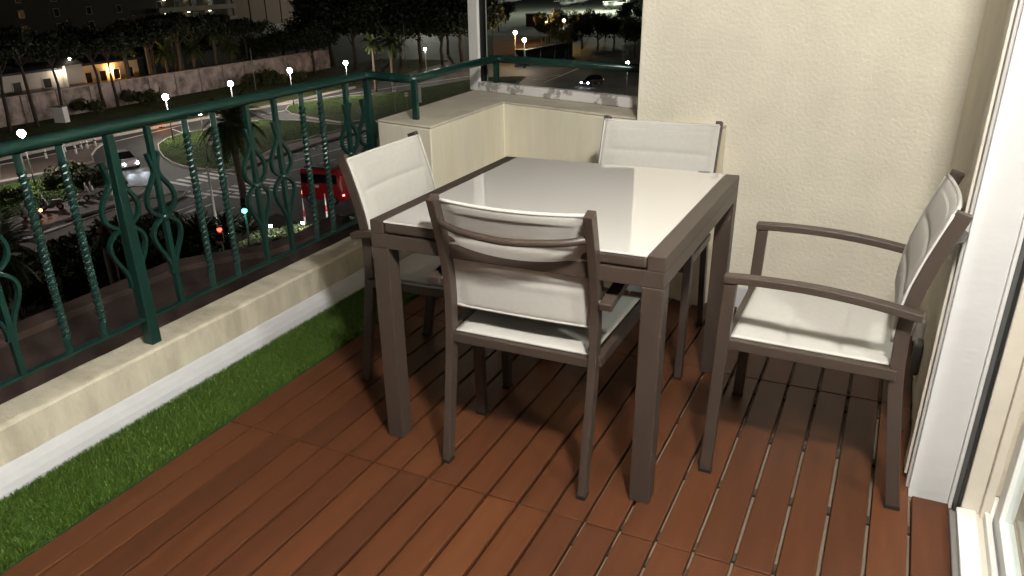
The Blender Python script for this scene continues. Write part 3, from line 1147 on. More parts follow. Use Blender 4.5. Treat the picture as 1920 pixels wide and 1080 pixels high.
pine_lab = ['before the end of the pale annex away from the villa', 'before the middle of the pale annex', 'right beside the pale utility box', 'before the ochre villa, next to the first wall shrub', 'before the ochre villa, beyond the first wall shrub', 'next to the shorter palm', 'next to the taller palm', 'just past the taller palm', 'behind the second verge lamp', 'between the second and third verge lamps', 'near the unlit tall pale pole', 'at the wall end by the lower evergreens']
pines = [(20, 250), (72, 240), (124, 226), (198, 206), (222, 201), (254, 191), (300, 186), (338, 168), (352, 176), (392, 163), (412, 158), (470, 150)]
for i, (a, c_) in enumerate(pines):
    tree('pine_tree', pine_v[i % 3], at(a, c_), rnd.uniform(.66, .82), rnd.uniform(0, 6), 'tall bare-trunked dark pine '+pine_lab[i], group='pines along the stained wall')
far = [(625, 124), (668, 130), (700, 122), (752, 126), (790, 118), (830, 122), (866, 116), (888, 124), (740, 108), (840, 104)]
for i, (a, c_) in enumerate(far):
    tree('evergreen_tree', round_v[i % 3], at(a, c_), rnd.uniform(1.15, 1.5), rnd.uniform(0, 6), 'dark broad evergreen tree in the wood beyond the far road', group='evergreens beyond the far road')
lowf = [(470, 140, .62), (505, 138, .72), (535, 134, .78), (560, 128, .85), (590, 140, .95), (610, 122, .95)]
for i, (a, c_, sc) in enumerate(lowf):
    tree('evergreen_tree', round_v[i % 3], at(a, c_), sc, rnd.uniform(0, 6), 'lower rounded evergreen under the brown hall, past the end of the stained wall', group='lower evergreens under the brown hall')
back = [(-130, 80), (-128, 95), (-126, 108), (-133, 68), (-136, 102), (-140, 85), (-122, 118)]
for i, (x, y) in enumerate(back):
    tree('evergreen_tree', round_v[(i+1) % 3], Vector((x, y, 0)), rnd.uniform(.85, 1.02), rnd.uniform(0, 6), 'dark evergreen tree crowding behind the long stained wall', group='evergreens behind the stained wall')
gs = [(935, 60), (948, 45), (1030, 95), (1045, 60), (1060, 110), (1092, 92), (1120, 100), (1150, 96), (1105, 70), (1135, 72), (1172, 80), (1190, 110), (1180, 60)]
for i, (a, c_) in enumerate(gs):
    tree('evergreen_tree', round_v[i % 3], at(a, c_), rnd.uniform(.55, .8), rnd.uniform(0, 6), 'small dark evergreen between the side road and the airfield', group='evergreens before the airfield')
for (a, c_, sc, k, lab) in [(738, 168, 1.0, palmA, 'lamp-lit feather palm by the far road'), (250, 192, .9, palmB, 'palm leaning over the stained wall among pines'), (292, 182, 1.1, palmB, 'taller palm among the pines, next to the stained wall'),
                           (705, 172, .8, palmB, 'slim palm behind the lamp-lit feather palm'), (322, 172, .85, palmA, 'bushy palm in the clump just past the taller palm'), (346, 170, 1.0, palmB, 'straight palm in the middle of the verge clump'),
                           (372, 165, .9, palmA, 'bushy palm at the road side of the verge clump'), (412, 160, .95, palmB, 'palm behind the second verge lamp'), (440, 154, .85, palmA, 'low feather palm before the unlit tall pole')]:
    tree('palm_tree', k, at(a, c_), sc, rnd.uniform(0, 6), lab, 'palm', pn='fronds')
tree('palm_tree', palmN, at(458, 386), 1.0, .4, 'bushy palm on the pavement corner beside the zebra crossing', 'palm', pn='fronds')
palmS = palm_meshes(8.2, 16, 1.5, 8, .5, tr=.36)
n1, n2 = at(2, 478, GZ+4.5), at(196, 440, GZ+5.4)
tree('palm_tree', palmN, Vector((n1.x, n1.y, 0)), .70, 1.0, 'dark drooping palm below the ledge, beside the scooter pavement', 'palm', pn='fronds')
tree('palm_tree', palmS, Vector((n2.x, n2.y, 0)), .66, 2.0, 'thick-trunked dark palm with cropped stubby fronds below the ledge', 'palm', pn='fronds')

shrub_v = [crown_mesh('foliage', 1500, rand_centers(random.Random(i), 10, 1.3, .7, .8, .6), (1, 1, .9), .16, LEAFB, 200+i) for i in range(3)]
shrub_l = [crown_mesh('foliage', 1800, rand_centers(random.Random(i+9), 12, 1.4, .35, .45, .5), (1, 1, .7), .10, LEAFW, 220+i) for i in range(2)]


def shrub(me, p, sc, label, group=None):
    t = empty('shrub', (p.x, p.y, GZ+.05), rnd.uniform(0, 6))
    t.scale = (sc, sc, sc)
    inst('foliage', me, t)
    MB().tube([(0, 0, 0), (.05, 0, .5), (.2, .1, .9)], [.05, .04, .02], 6).build('stem', BARK, t)
    tag(t, label, 'shrub', group)


for (a, c_, sc) in [(120, 345, 1.0), (148, 342, 1.15), (182, 346, .9), (98, 352, .85), (30, 376, .7), (165, 352, .8)]:
    shrub(shrub_v[rnd.randrange(3)], at(a, c_), sc, 'rounded shrub in the planted bed behind the scooters', 'shrubs in the planted bed')
for (a, c_, sc) in [(170, 215, 1.3), (262, 197, 1.4), (285, 200, 1.2), (500, 160, 1.5), (470, 165, 1.4), (560, 158, 1.3), (520, 163, 1.2)]:
    shrub(shrub_v[rnd.randrange(3)], at(a, c_), sc, 'dark shrub at the foot of the long stained wall', 'shrubs along the stained wall')
for (a, c_, sc) in [(500, 452, .8), (522, 466, .9), (545, 460, .8), (562, 446, .9), (585, 452, .8), (606, 440, .8), (626, 436, .8), (640, 426, .7), (482, 468, .8), (535, 446, .7), (575, 464, .8)]:
    shrub(shrub_l[rnd.randrange(2)], at(a, c_), sc, 'low pale lamp-lit shrub in the garden near the red van', 'pale shrubs in the garden')
for (a, c_, sc) in [(70, 545, 1.3), (110, 520, 1.2), (150, 505, 1.3), (190, 490, 1.1), (225, 470, 1.2), (262, 462, 1.2), (300, 458, 1.3), (330, 470, 1.2), (285, 490, 1.4), (240, 510, 1.5), (190, 535, 1.5), (140, 555, 1.5), (330, 500, 1.4), (370, 482, 1.0), (100, 580, 1.6), (250, 545, 1.6), (50, 590, 1.6), (310, 530, 1.6), (20, 555, 1.2), (400, 500, 1.2)]:
    shrub(shrub_v[rnd.randrange(3)], at(a, c_), sc, 'dark garden shrub on the slope between ledge and road', 'dark shrubs between ledge and road')
for (x, y, sc) in [(-30, 34, 1.5), (-27, 31, 1.7), (-24, 28, 1.8), (-25, 36, 1.5), (-21, 24, 1.9), (-18, 19, 1.8), (-22, 33, 1.6), (-28.5, 27, 1.5), (-14, 14, 1.9), (-17, 27, 1.8), (-12, 20, 1.9), (-19, 37, 1.6), (-24, 19, 1.6), (-33, 25, 1.5), (-31, 30, 1.3)]:
    shrub(shrub_v[rnd.randrange(3)], Vector((x, y, 0)), sc, 'big dark garden shrub in the shade below the ledge', 'dark shrubs below the ledge')
# spiky yucca, lit from below
yu = MB()
ry = random.Random(5)
for k in range(70):
    a, el = ry.uniform(0, 6.283), math.radians(ry.uniform(0, 85))
    d = Vector((math.cos(a)*math.cos(el), math.sin(a)*math.cos(el), math.sin(el)))
    sd = d.cross(Vector((0, 0, 1))).normalized()*.06
    b0 = Vector((0, 0, 1.3))
    ln = ry.uniform(1.0, 1.5)
    yu.add([b0-sd*.6, b0+sd*.6, b0+d*ln*.5+sd, b0+d*ln+Vector((0, 0, -.18)), b0+d*ln*.5-sd], [(0, 1, 2, 3, 4)])
yum = yu.mesh('leaves', LEAFB)
for (a, c_, sc) in [(432, 478, 1.2), (385, 488, 1.35), (470, 470, 1.0), (350, 490, 1.2)]:
    p = at(a, c_)
    t = empty('yucca_plant', (p.x, p.y, GZ+.08), rnd.uniform(0, 6))
    t.scale = (sc, sc, sc)
    inst('leaves', yum, t)
    MB().tube([(0, 0, 0), (0, 0, 1.35)], [.12, .09], 8).build('trunk', BARK, t)
    tag(t, 'spiky yucca with sword leaves at the garden edge by the traffic signals', 'yucca', 'yuccas by the traffic signals')

# ------------------------------------------------------------------ far wall and buildings
wl = empty('boundary_wall', (-102.2, 80, GZ))
tag(wl, 'long tall stained stone boundary wall with pilasters behind the pines', 'wall')
zt = atx(300, 141, -102).z-GZ
zt2 = atx(40, 190, -102).z-GZ
MB().box(-.3, .3, -60, 52, 0, zt).build('wall_face', STONE, wl)
pm = MB().box(.3003, .5, -.35, .35, 0, zt+.1).mesh('pilaster', STONE)
cpm = MB().box(-.42, .42, -2.45, 2.45, zt+.0005, zt+.16).mesh('coping_stone', STONE)
for k in range(21):
    inst('pilaster', pm, wl, (0, -55+k*5.2, 0))
for k in range(22):
    inst('coping_stone', cpm, wl, (0, -57+k*4.95, 0))


def window(parent, x, y, z, w, h, m=WINB, ax='y'):
    """window on a wall facing +x (towards the balcony), proud frame and pane"""
    f = MB()
    for (a0, a1, b0, b1) in ((-w/2-.12, w/2+.12, h, h+.12), (-w/2-.12, w/2+.12, -.12, 0), (-w/2-.12, -w/2, 0, h), (w/2, w/2+.12, 0, h)):
        f.box(0, .10, a0, a1, b0, b1)
    o = f.build('window', PLASTW, parent, loc=(x, y, z))
    MB().box(.002, .04, -w/2, w/2, 0, h).build('pane', m, o)


# villa behind the wall
vp = at(185, 150, GZ)
v0 = atx(180, 130, -112)
vi = empty('villa', (-112, v0.y, GZ))
tag(vi, 'low ochre villa lit by warm wall lamps behind the stained wall', 'house')
zv = atx(180, 120, -112).z-GZ
MB().box(-9, 0, -6, 8, 0, zv).build('wall', PLASTER, vi)
MB().prism([(-9.8, -7), (.8, -7), (.8, 8.8), (-9.8, 8.8)], zv+.001, zv+.35).build('roof', DARKR, vi)
for k in range(5):
    window(vi, .001, -4.2+k*2.6, zv-2.6, 1.1, 1.5)
for k in (0, 3):
    MB().box(0.0, .25, -5.5+k*2.6, -5.2+k*2.6, zv-1.2, zv-.9).build('wall_lamp', E_O, vi)
ga = atx(140, 140, -107)
gb = empty('gable_house', (-107, ga.y, GZ))
tag(gb, 'small pale gabled outbuilding standing between wall and ochre villa', 'house')
zg = atx(140, 121, -107).z-GZ
MB().box(-4, 0, -1.3, 1.5, 0, zg).build('wall', PLASTW, gb)
MB().add([(-4.2, -1.6, zg+.001), (.2, -1.6, zg+.001), (.2, 1.8, zg+.001), (-4.2, 1.8, zg+.001), (-4.2, .1, zg+1.0), (.2, .1, zg+1.0)], [(0, 3, 2, 1), (0, 1, 5, 4), (3, 4, 5, 2), (1, 2, 5), (0, 4, 3)]).build('roof', DARKR, gb)
MB().ball((.4, -.6, zg+.9), .16, 8, 6).build('wall_lamp', E_VIL, gb)
MB().box(.0, .35, -.65, -.55, zg+.7, zg+.75).build('lamp_bracket', POLEG, gb)
la = atx(40, 150, -108)
lb = empty('annex_house', (-108, la.y, GZ))
tag(lb, 'long low pale annex building partly hidden by pine trunks', 'house')
za = atx(40, 139, -108).z-GZ
MB().box(-5, 0, -8.5, 7.5, 0, za).build('wall', PLASTW, lb)
MB().box(-5.5, .5, -9, 8, za+.001, za+.3).build('roof', DARKR, lb)
MB().ball((.9, 5.6, za-.3), .16, 8, 6).build('wall_lamp', E_VIL, lb)
MB().box(0, .9, 5.56, 5.64, za-.12, za-.08).build('lamp_bracket', POLEG, lb)
for k in range(3):
    window(lb, .001, -5.5+k*4.6, za-2.2, 1.2, 1.2)

# apartment block with bands of balconies
bx = -175
q0, q1 = atx(100, 40, bx), atx(428, 30, bx)
ap = empty('apartment_block', (bx, q0.y, GZ))
tag(ap, 'large dim apartment block with long balcony bands above the trees', 'building')
LW = q1.y-q0.y
YB = atx(290, 30, bx).y-q0.y
MB().box(-14, 0, -20, LW, 0, 34).build('wall', CONCF, ap)
for k in range(9):
    z = 3.2*k+3
    MB().box(.001, 2.2, YB, LW+1.5, z, z+.25).build('balcony_slab', PLASTW, ap)
    MB().box(2.0, 2.19, YB, LW+1.5, z+.251, z+1.2).build('balcony_front', PLASTW, ap)
    for j in range(3):
        MB().box(.5, .9, YB+3+j*(LW-YB-3)/3, YB+3.6+j*(LW-YB-3)/3, z+2.85, z+2.95).build('balcony_lamp', E_BAL, ap)
    for j in range(4):
        window(ap, .001, YB+2+j*(LW-YB-2)/4, z+.6, 1.6, 2.0)
    for j in range(5):
        window(ap, .001, -16+j*(YB+14)/5, z+.8, 1.3, 1.5)
# plain brown hall beyond the block
hx = -230
h0, h1 = atx(432, 10, hx), atx(720, 5, hx)
ha = empty('brown_hall', (hx, h0.y-8, GZ))
tag(ha, 'plain brown hall wall glowing faintly above the dark tree tops', 'building')
HL = h1.y-h0.y+40
MB().box(-20, 0, 0, HL, 0, 30).build('wall', BROWNF, ha)
for k in range(int(HL/9)):
    MB().box(.001, .35, k*9, k*9+.5, 0, 30).build('wall_rib', BROWNF, ha)
MB().box(-20.5, .6, -.5, HL+.5, 30.001, 30.7).build('roof', DARKR, ha)
for k in range(2):
    MB().box(.4, 1.6, HL*.25+k*HL*.3, HL*.25+k*HL*.3+1.2, 17, 17.5).build('added_glow_lamp', E_HALL, ha)  # lamps added to give the brown wall its faint glow

# ------------------------------------------------------------------ street lamps
def street_lamp(p, h, m, label, r=.24, group=None, tall=False):
    t = empty('street_lamp', (p.x, p.y, GZ), 0)
    MB().tube([(0, 0, 0), (0, 0, .6), (0, 0, h-.25)], [.11, .075, .05], 10).build('pole', POLEG if m in (E_W, E_WS) else POLE, t, smooth=True)
    MB().tube([(0, 0, h-.26), (0, 0, h-r*.8)], [.05, .12], 10).build('lamp_collar', POLEG, t)
    MB().ball((0, 0, h), r, 12, 8).build('globe', m, t, smooth=True)
    MB().tube([(0, 0, h+r*.86), (0, 0, h+r*1.15)], [.15, .03], 10).build('lamp_cap', POLEG, t)
    tag(t, label, 'street lamp', group)
    return t


def head(px, py, h):
    return at(px, py, GZ+h)


for (a, c_) in [(310, 182), (432, 157), (543, 132), (648, 118), (40, 250)]:
    street_lamp(head(a, c_, 4.8), 4.8, E_W, 'bright globe street lamp on the verge below the stained wall', .33, 'globe lamps on the verge')
street_lamp(head(375, 213, 4.8), 4.8, E_WS, 'slim lamp post on the island lawn beside the bushy palm', .17)
for (a, c_) in [(797, 92), (898, 84)]:
    street_lamp(head(a, c_, 5), 5, E_WS, 'small distant globe lamp beyond the lamp-lit feather palm', .22, 'distant globe lamps')
for (a, c_, m, r) in [(983, 75, E_W, .32), (1177, 118, E_WS, .22)]:
    street_lamp(head(a, c_, 5), 5, m, 'white globe lamp on the side road seen through the wind screen' if a < 1100 else 'white globe lamp close to the stucco wall edge through the screen', r)
for (a, c_, m, r) in [(966, 61, E_O, .30), (1015, 42, E_O, .42), (1023, 42, E_O, .34), (1057, 38, E_O, .30)]:
    street_lamp(head(a, c_, 6), 6, m, 'warm sodium globe lamp between the side road and the airfield', r, 'sodium lamps by the airfield')
world_flat('sodium_lit_patch', [pxw0(925, 66), pxw0(1010, 66), pxw0(1030, 92), pxw0(1000, 99), pxw0(925, 106)], GZ+.09, mat('sodium_glow_ground', (.26, .14, .07), .95, var=.2, vscale=.3))  # ground coloured orange-brown to carry the glow of the sodium lamps
street_lamp(Vector((-118, 345, 0)), 16, E_FL, 'tall floodlight mast on the airfield apron', .9)
street_lamp(Vector((-40, 330, 0)), 16, E_FL, 'tall floodlight mast at the far end of the airfield apron', .9)
street_lamp(Vector((-180, 300, 0)), 16, E_FL, 'tall floodlight mast on the tree side of the airfield apron', .9)
street_lamp(Vector((-47, 9, 0)), 6.5, E_W, 'street lamp on the pavement past the drooping palm', .26)
street_lamp(Vector((-28, 57, 0)), 6.0, E_W, 'street lamp on the near pavement behind the parapet', .26)
# unlit tall poles
for (a, c_, h, lab) in [(480, 170, 6.5, 'unlit tall pale pole rising from the verge'), (762, 132, 8, 'unlit tall pole beside the lamp-lit feather palm'), (925, 110, 9, 'unlit pole just inside the screen beside the white post')]:
    p = at(a, c_)
    t = empty('mast', (p.x, p.y, GZ))
    MB().tube([(0, 0, 0), (0, 0, h)], [.12, .07], 8).build('pole', POLE, t, smooth=True)
    MB().tube([(0, 0, h), (0, .05, h+.12)], [.09, .04], 8).build('pole_cap', POLE, t)
    tag(t, lab, 'pole')

# ------------------------------------------------------------------ traffic signals, signs, posts
def signal(p, h, lit, label, z0=GZ, rz=0.6):
    t = empty('traffic_light', (p.x, p.y, z0), rz)
    MB().tube([(0, 0, 0), (0, 0, h)], .06, 8).build('pole', POLE, t, smooth=True)
    hd = MB().box(-.16, .16, -.17, .12, h, h+1.0).build('signal_head', POLEG, t, bevel=.03)
    for k, nm in enumerate(('green', 'amber', 'red')):
        mm = {'green': E_GRN, 'red': E_RED}.get(nm) if lit == nm else WINB
        MB().ball((0, -.17, h+.17+.32*k), .145, 10, 7).build('lens', mm, hd, smooth=True)
        MB().box(-.13, .13, -.32, -.17, h+.29+.32*k, h+.31+.32*k).build('hood', POLEG, hd)
    return tag(t, label, 'traffic light')


pg = at(458, 393, GZ+3.4)
signal(Vector((pg.x, pg.y, 0)), 3.2, 'green', 'traffic light showing green beside the main carriageway', rz=.75)
MB_ = at(412, 432, GZ+2.4)
signal(Vector((MB_.x, MB_.y, 0)), 1.7, 'red', 'traffic light showing red in front of the yuccas', rz=.75)
pg2 = at(414, 474, GZ+1.2)
signal(Vector((pg2.x, pg2.y, 0)), .9, 'green', 'low repeater signal showing green among the yuccas', rz=.75)
ps = at(412, 450)
t = empty('mast', (ps.x, ps.y, GZ))
MB().tube([(0, 0, 0), (0, 0, 5.2)], [.10, .06], 8).build('pole', WHITEP, t, smooth=True)
MB().tube([(0, 0, 5.2), (.05, 0, 5.3)], [.07, .02], 8).build('pole_cap', POLE, t)
tag(t, 'slim pale mast standing over the zebra crossing by the yuccas', 'pole')

for (a, c_) in [(574, 431), (615, 421)]:
    p = at(a, c_)
    t = empty('marker_post', (p.x, p.y, GZ))
    MB().tube([(0, 0, 0), (0, 0, 1.0)], .065, 8).build('lower_tube', WHITEP, t, smooth=True)
    MB().tube([(0, 0, 1.0), (0, 0, 1.45)], .066, 8).build('red_band', REDT, t, smooth=True)
    MB().tube([(0, 0, 1.45), (0, 0, 2.3)], [.05, .03], 8).build('upper_tube', WHITEP, t, smooth=True)
    tag(t, 'white and red marker post between the garden and the red van', 'post', 'marker posts by the red van')
bol = MB().tube([(0, 0, 0), (0, 0, .85), (0, 0, .95)], [.13, .12, .05], 8).mesh('shaft', WHITEP, True)
bolc = MB().tube([(0, 0, .60), (0, 0, .72)], .135, 8).mesh('band', POLEG, True)
for (a, c_) in [(88, 299), (123, 287), (144, 291), (154, 283), (180, 276), (165, 281)]:
    p = at(a, c_)
    t = empty('bollard', (p.x, p.y, GZ+.1))
    inst('shaft', bol, t)
    inst('band', bolc, t)
    tag(t, 'short white bollard on the kerb of the far junction', 'bollard', 'bollards at the far junction')


def sign(p, h, w, hh, label, m=WHITEP, rz=.5):
    t = empty('road_sign', (p.x, p.y, GZ), rz)
    MB().tube([(0, 0, 0), (0, 0, h)], .05, 8).build('pole', POLE, t)
    MB().box(-w/2, w/2, -.09, -.055, h-hh, h).build('plate', m, t, bevel=.01)
    MB().box(-w*.35, w*.35, -.102, -.0905, h-hh*.6, h-hh*.4).build('sign_mark', POLEG, t)
    tag(t, label, 'sign')


sign(at(742, 212), 3.4, .5, .7, 'narrow sign post by the far lawn next to the white cabinet')
sign(at(403, 312), 3.0, .45, .9, 'sign post on the island lawn kerb next to the slim lamp')
sign(at(764, 205), 2.2, .45, .5, 'small dark-poled plate sign on the far lawn')
p = at(785, 194)
t = empty('utility_cabinet', (p.x, p.y, GZ+.1), .6)
MB().box(-.45, .45, -.2, .2, 0, 2.2).build('cabinet_body', WHITEP, t, bevel=.03)
MB().box(-.5, .5, -.25, .25, 2.2005, 2.28).build('cabinet_roof', WHITEP, t)
MB().box(-.42, -.01, -.215, -.201, .1, 2.1).build('cabinet_door', WHITEP, t)
MB().box(.01, .42, -.215, -.201, .1, 2.1).build('cabinet_door', WHITEP, t)
tag(t, 'white utility cabinet standing on the far lawn', 'cabinet')
p = at(118, 231)
t = empty('utility_box', (p.x, p.y, GZ+.1), .3)
MB().box(-.8, .8, -.5, .5, 0, 2.0).build('box_body', WHITEP, t, bevel=.04)
MB().box(-.85, .85, -.55, .55, 2.0005, 2.1).build('box_roof', POLEG, t)
tag(t, 'pale square utility box at the foot of the stained wall', 'cabinet')

# ------------------------------------------------------------------ vehicles
def wheel(parent, x, y, r, w):
    o = MB().tube([(x-w/2, y, r), (x+w/2, y, r)], r, 18).build('wheel', TYRE, parent, bevel=.03)
    MB().tube([(x-w/2-.012, y, r), (x+w/2+.012, y, r)], r*.62, 14).build('rim', RIM, o)


def loft(sections):
    """sections: list of (y, [(x,z)...]) rings from rear to front"""
    n = len(sections[0][1])
    vs = [(x, y, z) for y, ring in sections for x, z in ring]
    fs = [(i*n+j, i*n+(j+1) % n, (i+1)*n+(j+1) % n, (i+1)*n+j) for i in range(len(sections)-1) for j in range(n)]
    fs += [tuple(range(n-1, -1, -1)), tuple((len(sections)-1)*n+j for j in range(n))]
    return MB().add(vs, fs)


def car_ring(w, z0, z1, tuck=.9, k=.12):
    return [(-w*.92, z0), (w*.92, z0), (w, z0+k), (w, z0+(z1-z0)*.55), (w*tuck, z1-.03), (w*tuck*.85, z1), (-w*tuck*.85, z1), (-w*tuck, z1-.03), (-w, z0+(z1-z0)*.55), (-w, z0+k)]


def make_car(p, rz, paint_m, label, lights=True):
    t = empty('car', (p.x, p.y, GZ), rz)
    bd = loft([(-2.05, car_ring(.70, .38, .78)), (-1.95, car_ring(.82, .26, .95)), (-1.2, car_ring(.87, .22, .98)), (0, car_ring(.88, .2, .97)), (1.0, car_ring(.87, .22, .95)), (1.75, car_ring(.83, .24, .82)), (2.05, car_ring(.70, .32, .66))])
    body = bd.build('body', paint_m, t, smooth=False, bevel=.03)
    cb = loft([(-1.85, [(-.70, .95), (.70, .95), (.66, .98), (-.66, .98)]), (-1.35, [(-.76, .95), (.76, .95), (.60, 1.40), (-.60, 1.40)]), (.15, [(-.78, .95), (.78, .95), (.60, 1.46), (-.60, 1.46)]), (1.05, [(-.76, .93), (.76, .93), (.72, .96), (-.72, .96)])])
    cab = cb.build('cabin', CGLASS, t, bevel=.02)
    MB().box(-.56, .56, -1.25, .10, 1.44, 1.475).build('roof', paint_m, t, bevel=.02)
    for x in (-.80, .80):
        for y in (-1.25, 1.28):
            wheel(t, x, y, .31, .2)
        MB().ball((x*.78, 2.0, .60), .13, 10, 7, .8).build('headlight', E_HEAD if lights else RIM, t, smooth=True)
        MB().box(x*.8-.12, x*.8+.12, -2.04, -1.98, .68, .82).build('tail_lamp', E_TAIL, t)
    MB().box(-.26, .26, 2.04, 2.07, .42, .53).build('number_plate', WHITEP, t)
    return tag(t, label, 'car')


cp = at(236, 312)
car = make_car(cp, math.radians(246), SILV, 'silver hatchback with lit headlamps turning at the far junction')
cp2 = at(1110, 160)
make_car(cp2, math.radians(165), DARKC, 'dark car with lit headlamps on the side road through the screen')


def beam(parent, y, z):
    for x in (-.62, .62):
        l_ = bpy.data.lights.new('headlight_beam', 'SPOT')
        l_.energy = 700
        l_.color = (.78, .88, 1)
        l_.spot_size = math.radians(34)
        l_.spot_blend = .6
        l_.shadow_soft_size = .08
        o = bpy.data.objects.new('headlight_beam', l_)
        COL.objects.link(o)
        o.parent = parent
        o.location = (x, y, z)
        o.rotation_euler = (math.radians(83), 0, 0)


beam(car, 2.25, .62)

# red van crossing the junction
rv = at(607, 372)
rvp = Vector((-39.7, 49.4, 0))
vn = empty('red_van', (rvp.x, rvp.y, GZ), -math.pi/2+.10)
ring = lambda w, z0, z1: [(-w*.96, z0), (w*.96, z0), (w, z0+.15), (w, z0+(z1-z0)*.5), (w*.93, z1-.18), (w*.82, z1), (-w*.82, z1), (-w*.93, z1-.18), (-w, z0+(z1-z0)*.5), (-w, z0+.15)]
loft([(-1.85, ring(.92, .42, 2.60)), (-1.75, ring(1.0, .32, 2.72)), (0, ring(1.02, .30, 2.76)), (1.5, ring(1.02, .30, 2.72)), (1.85, ring(1.0, .32, 2.30)), (2.05, ring(.93, .36, 1.5))]).build('body', REDP, vn, bevel=.08)
for s in (-1, 1):
    MB().bar([(s*.985, -1.72, 1.98), (s*.985, 1.55, 1.98)], .05, .78, (1, 0, 0)).build('side_window', CGLASS, vn, bevel=.01)
    MB().box(min(s*1.021, s*1.035), max(s*1.021, s*1.035), -.45, -.10, 1.30, 1.52).build('door_emblem', WHITEP, vn)
    MB().box(min(s*1.021, s*1.033), max(s*1.021, s*1.033), -1.2, -.5, 1.40, 1.45).build('door_stripe', WHITEP, vn)
    MB().ball((s*.86, 1.98, .80), .12, 10, 7, .9).build('headlight', E_TAIL, vn, smooth=True)
    MB().box(min(s*.72, s*.9), max(s*.72, s*.9), -1.87, -1.84, .62, .92).build('tail_lamp', E_TAIL, vn)
    for y in (-1.05, 1.15):
        wheel(vn, s*.92, y, .38, .24)
MB().box(-.80, .80, -1.862, -1.80, 1.60, 2.3).build('rear_window', CGLASS, vn, bevel=.01)
MB().box(-.70, .70, -1.5, .9, 2.74, 2.84).build('roof_rack', POLEG, vn, bevel=.02)
tag(vn, 'red van with dark windows crossing the junction behind the railing', 'van')


def scooter(p, rz, label, m, beacon=False):
    t = empty('scooter', (p.x, p.y, GZ+.12), rz)
    for y in (-.62, .62):
        w = MB().tube([(-.06, y, .26), (.06, y, .26)], .26, 14).build('wheel', TYRE, t, bevel=.02)
        MB().tube([(-.065, y, .26), (.065, y, .26)], .13, 10).build('rim', RIM, w)
    loft([(-.85, [(-.05, .62), (.05, .62), (.05, .70), (-.05, .70)]), (-.4, [(-.17, .40), (.17, .40), (.15, .78), (-.15, .78)]), (.0, [(-.16, .22), (.16, .22), (.13, .62), (-.13, .62)]), (.25, [(-.16, .2), (.16, .2), (.14, .34), (-.14, .34)]), (.45, [(-.18, .26), (.18, .26), (.12, .95), (-.12, .95)]), (.62, [(-.08, .5), (.08, .5), (.05, .95), (-.05, .95)])]).build('body', m, t, bevel=.03)
    loft([(-.80, [(-.09, .76), (.09, .76), (.08, .84), (-.08, .84)]), (-.1, [(-.14, .70), (.14, .70), (.11, .80), (-.11, .80)])]).build('seat', PLASTIC, t, bevel=.02)
    MB().tube([(-.34, .42, 1.02), (-.1, .48, 1.0), (.1, .48, 1.0), (.34, .42, 1.02)], .018, 8).build('handlebar', POLEG, t)
    MB().box(-.16, .16, .54, .58, .95, 1.25).build('windscreen', WHITEP, t, bevel=.02)
    if beacon:
        MB().ball((0, -.88, .72), .10, 8, 6).build('tail_lamp', E_ORG, t)
    tag(t, label, 'scooter', None)


scooter(at(62, 414), 1.9, 'scooter with its orange lamp lit at the end of the row', SILV, True)
scooter(at(100, 396), 2.2, 'dark scooter with white screen parked alone on the pavement', DARKC)
scooter(at(150, 380), 2.1, 'scooter parked half behind a twisted railing bar', SILV)
scooter(at(178, 372), 2.2, 'pale scooter in the pair beside the planted bed', WHITEP)
scooter(at(187, 370), 2.2, 'silver scooter in the pair beside the planted bed', SILV)

# orange works lamp on the far road
p = at(304, 240)
t = empty('works_beacon', (p.x, p.y, GZ))
MB().box(-.3, .3, -.2, .2, 0, .15).build('foot', PLASTIC, t)
MB().tube([(0, 0, .15), (0, 0, .9)], .04, 8).build('stake', REDT, t)
MB().ball((0, 0, 1.1), .28, 10, 7).build('lamp', E_ORG, t, smooth=True)
tag(t, 'orange warning lamp at the edge of the far road', 'beacon')

# side road pavilion with a white roof edge, hut and parked aircraft seen through the screen
pa0, pa1 = at(985, 93, GZ+3.2), at(1092, 74, GZ+3.2)
dv = (pa1-pa0)
L_ = dv.length
t = empty('bus_shelter', (pa0.x, pa0.y, GZ), math.atan2(dv.y, dv.x))
MB().box(0, L_, 0, 2.4, 3.1, 3.2).build('roof', DARKR, t)
MB().box(-.05, L_+.05, -.06, -.001, 3.08, 3.26).build('roof_edge', WHITEP, t)
MB().box(0, L_, 2.3, 2.38, 0, 3.099).build('back_wall', DARKR, t)
for k in range(5):
    MB().box(.2+k*(L_-.5)/4, .3+k*(L_-.5)/4, .05, .15, 0, 3.099).build('post', POLEG, t)
tag(t, 'long dark shelter with a thin white roof edge on the side road', 'shelter')
p = at(1005, 49)
t = empty('airfield_hut', (p.x, p.y, GZ), .3)
MB().box(-3, 3, -3, 3, 0, 3.6).build('wall', BROWNF, t)
MB().box(-3.3, 3.3, -3.3, 3.3, 3.601, 3.9).build('roof', DARKR, t)
MB().box(-.6, .6, -3.06, -3.001, 0, 2.2).build('door', DARKR, t)
tag(t, 'small dark hut at the airfield edge by the sodium lamps', 'hut')


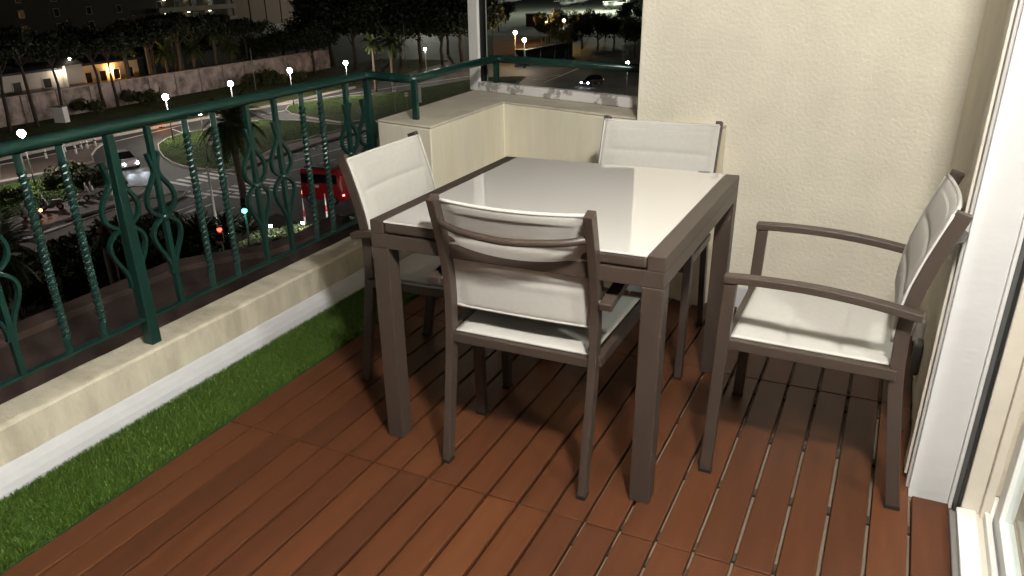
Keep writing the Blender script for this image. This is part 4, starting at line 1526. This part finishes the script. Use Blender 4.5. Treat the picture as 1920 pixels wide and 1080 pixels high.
def aircraft(p, rz, label, sc=1.0):
    t = empty('light_aircraft', (p.x, p.y, GZ+.1), rz)
    t.scale = (sc, sc, sc)
    fz = 1.35
    MB().tube([(0, -4.2, fz+.25), (0, -2, fz+.05), (0, 0, fz), (0, 1.6, fz), (0, 2.6, fz-.1), (0, 2.95, fz-.12)], [.12, .38, .62, .6, .42, .12], 12).build('fuselage', AIRW, t, smooth=True)
    MB().box(-5.2, 5.2, -.5, .95, fz+.62, fz+.76).build('wing', AIRW, t, bevel=.05)
    MB().box(-1.7, 1.7, -4.3, -3.5, fz+.28, fz+.36).build('tailplane', AIRW, t, bevel=.03)
    MB().add([(-.05, -4.4, fz+.3), (-.05, -3.3, fz+.3), (-.05, -4.0, fz+1.7), (-.05, -4.5, fz+1.7), (.05, -4.4, fz+.3), (.05, -3.3, fz+.3), (.05, -4.0, fz+1.7), (.05, -4.5, fz+1.7)], [(0, 1, 2, 3), (7, 6, 5, 4), (0, 4, 5, 1), (1, 5, 6, 2), (2, 6, 7, 3), (3, 7, 4, 0)]).build('fin', AIRW, t)
    MB().box(-.52, .52, .6, 1.35, fz+.2, fz+.6).build('cockpit_window', CGLASS, t, bevel=.08)
    MB().box(-.9, .9, 2.96, 3.0, fz-.2, fz-.05).build('propeller', POLEG, t)
    for (x, y) in ((-1.1, .1), (1.1, .1), (0, 2.1)):
        MB().tube([(x-.07, y, .22), (x+.07, y, .22)], .22, 10).build('wheel', TYRE, t)
        MB().bar([(x, y, .22), (x*.4, y, fz-.3)], .06, .06, (0, 1, 0)).build('strut', AIRW, t)
    tag(t, label, 'aircraft')


for (a, c_, rz, sc, lab) in [(938, 12, .6, 1.6, 'white light aircraft parked closest to the white screen post'), (960, 8, 2.0, 1.5, 'white light aircraft parked nose-in next to the first one'), (1062, 14, 1.2, 1.5, 'white light aircraft parked behind the dark trees of the airfield'),
                             (1090, 10, 2.6, 1.8, 'large white aircraft in the middle of the apron'), (1150, 18, 1.5, 1.7, 'white aircraft with long wing near the stucco wall edge'), (1180, 8, .4, 1.6, 'white aircraft farthest along the apron by the wall edge')]:
    aircraft(at(a, c_), rz, lab, sc)
# garden path lights among the pale shrubs
for (a, c_, lab) in [(512, 458, 'small garden light among the pale shrubs closest to the yuccas'), (572, 452, 'small garden light among the pale shrubs beside a marker post'), (628, 430, 'small garden light among the pale shrubs closest to the red van'), (436, 470, 'small garden light under the yuccas')]:
    p = at(a, c_)
    t = empty('garden_light', (p.x, p.y, GZ+.1))
    MB().tube([(0, 0, 0), (0, 0, 1.1)], .05, 8).build('stake', POLEG, t)
    MB().ball((0, 0, 1.2), .11, 10, 7).build('globe', E_GAR, t, smooth=True)
    MB().tube([(0, 0, 1.30), (0, 0, 1.36)], [.16, .04], 8).build('cap', POLEG, t)
    tag(t, lab, 'garden light')
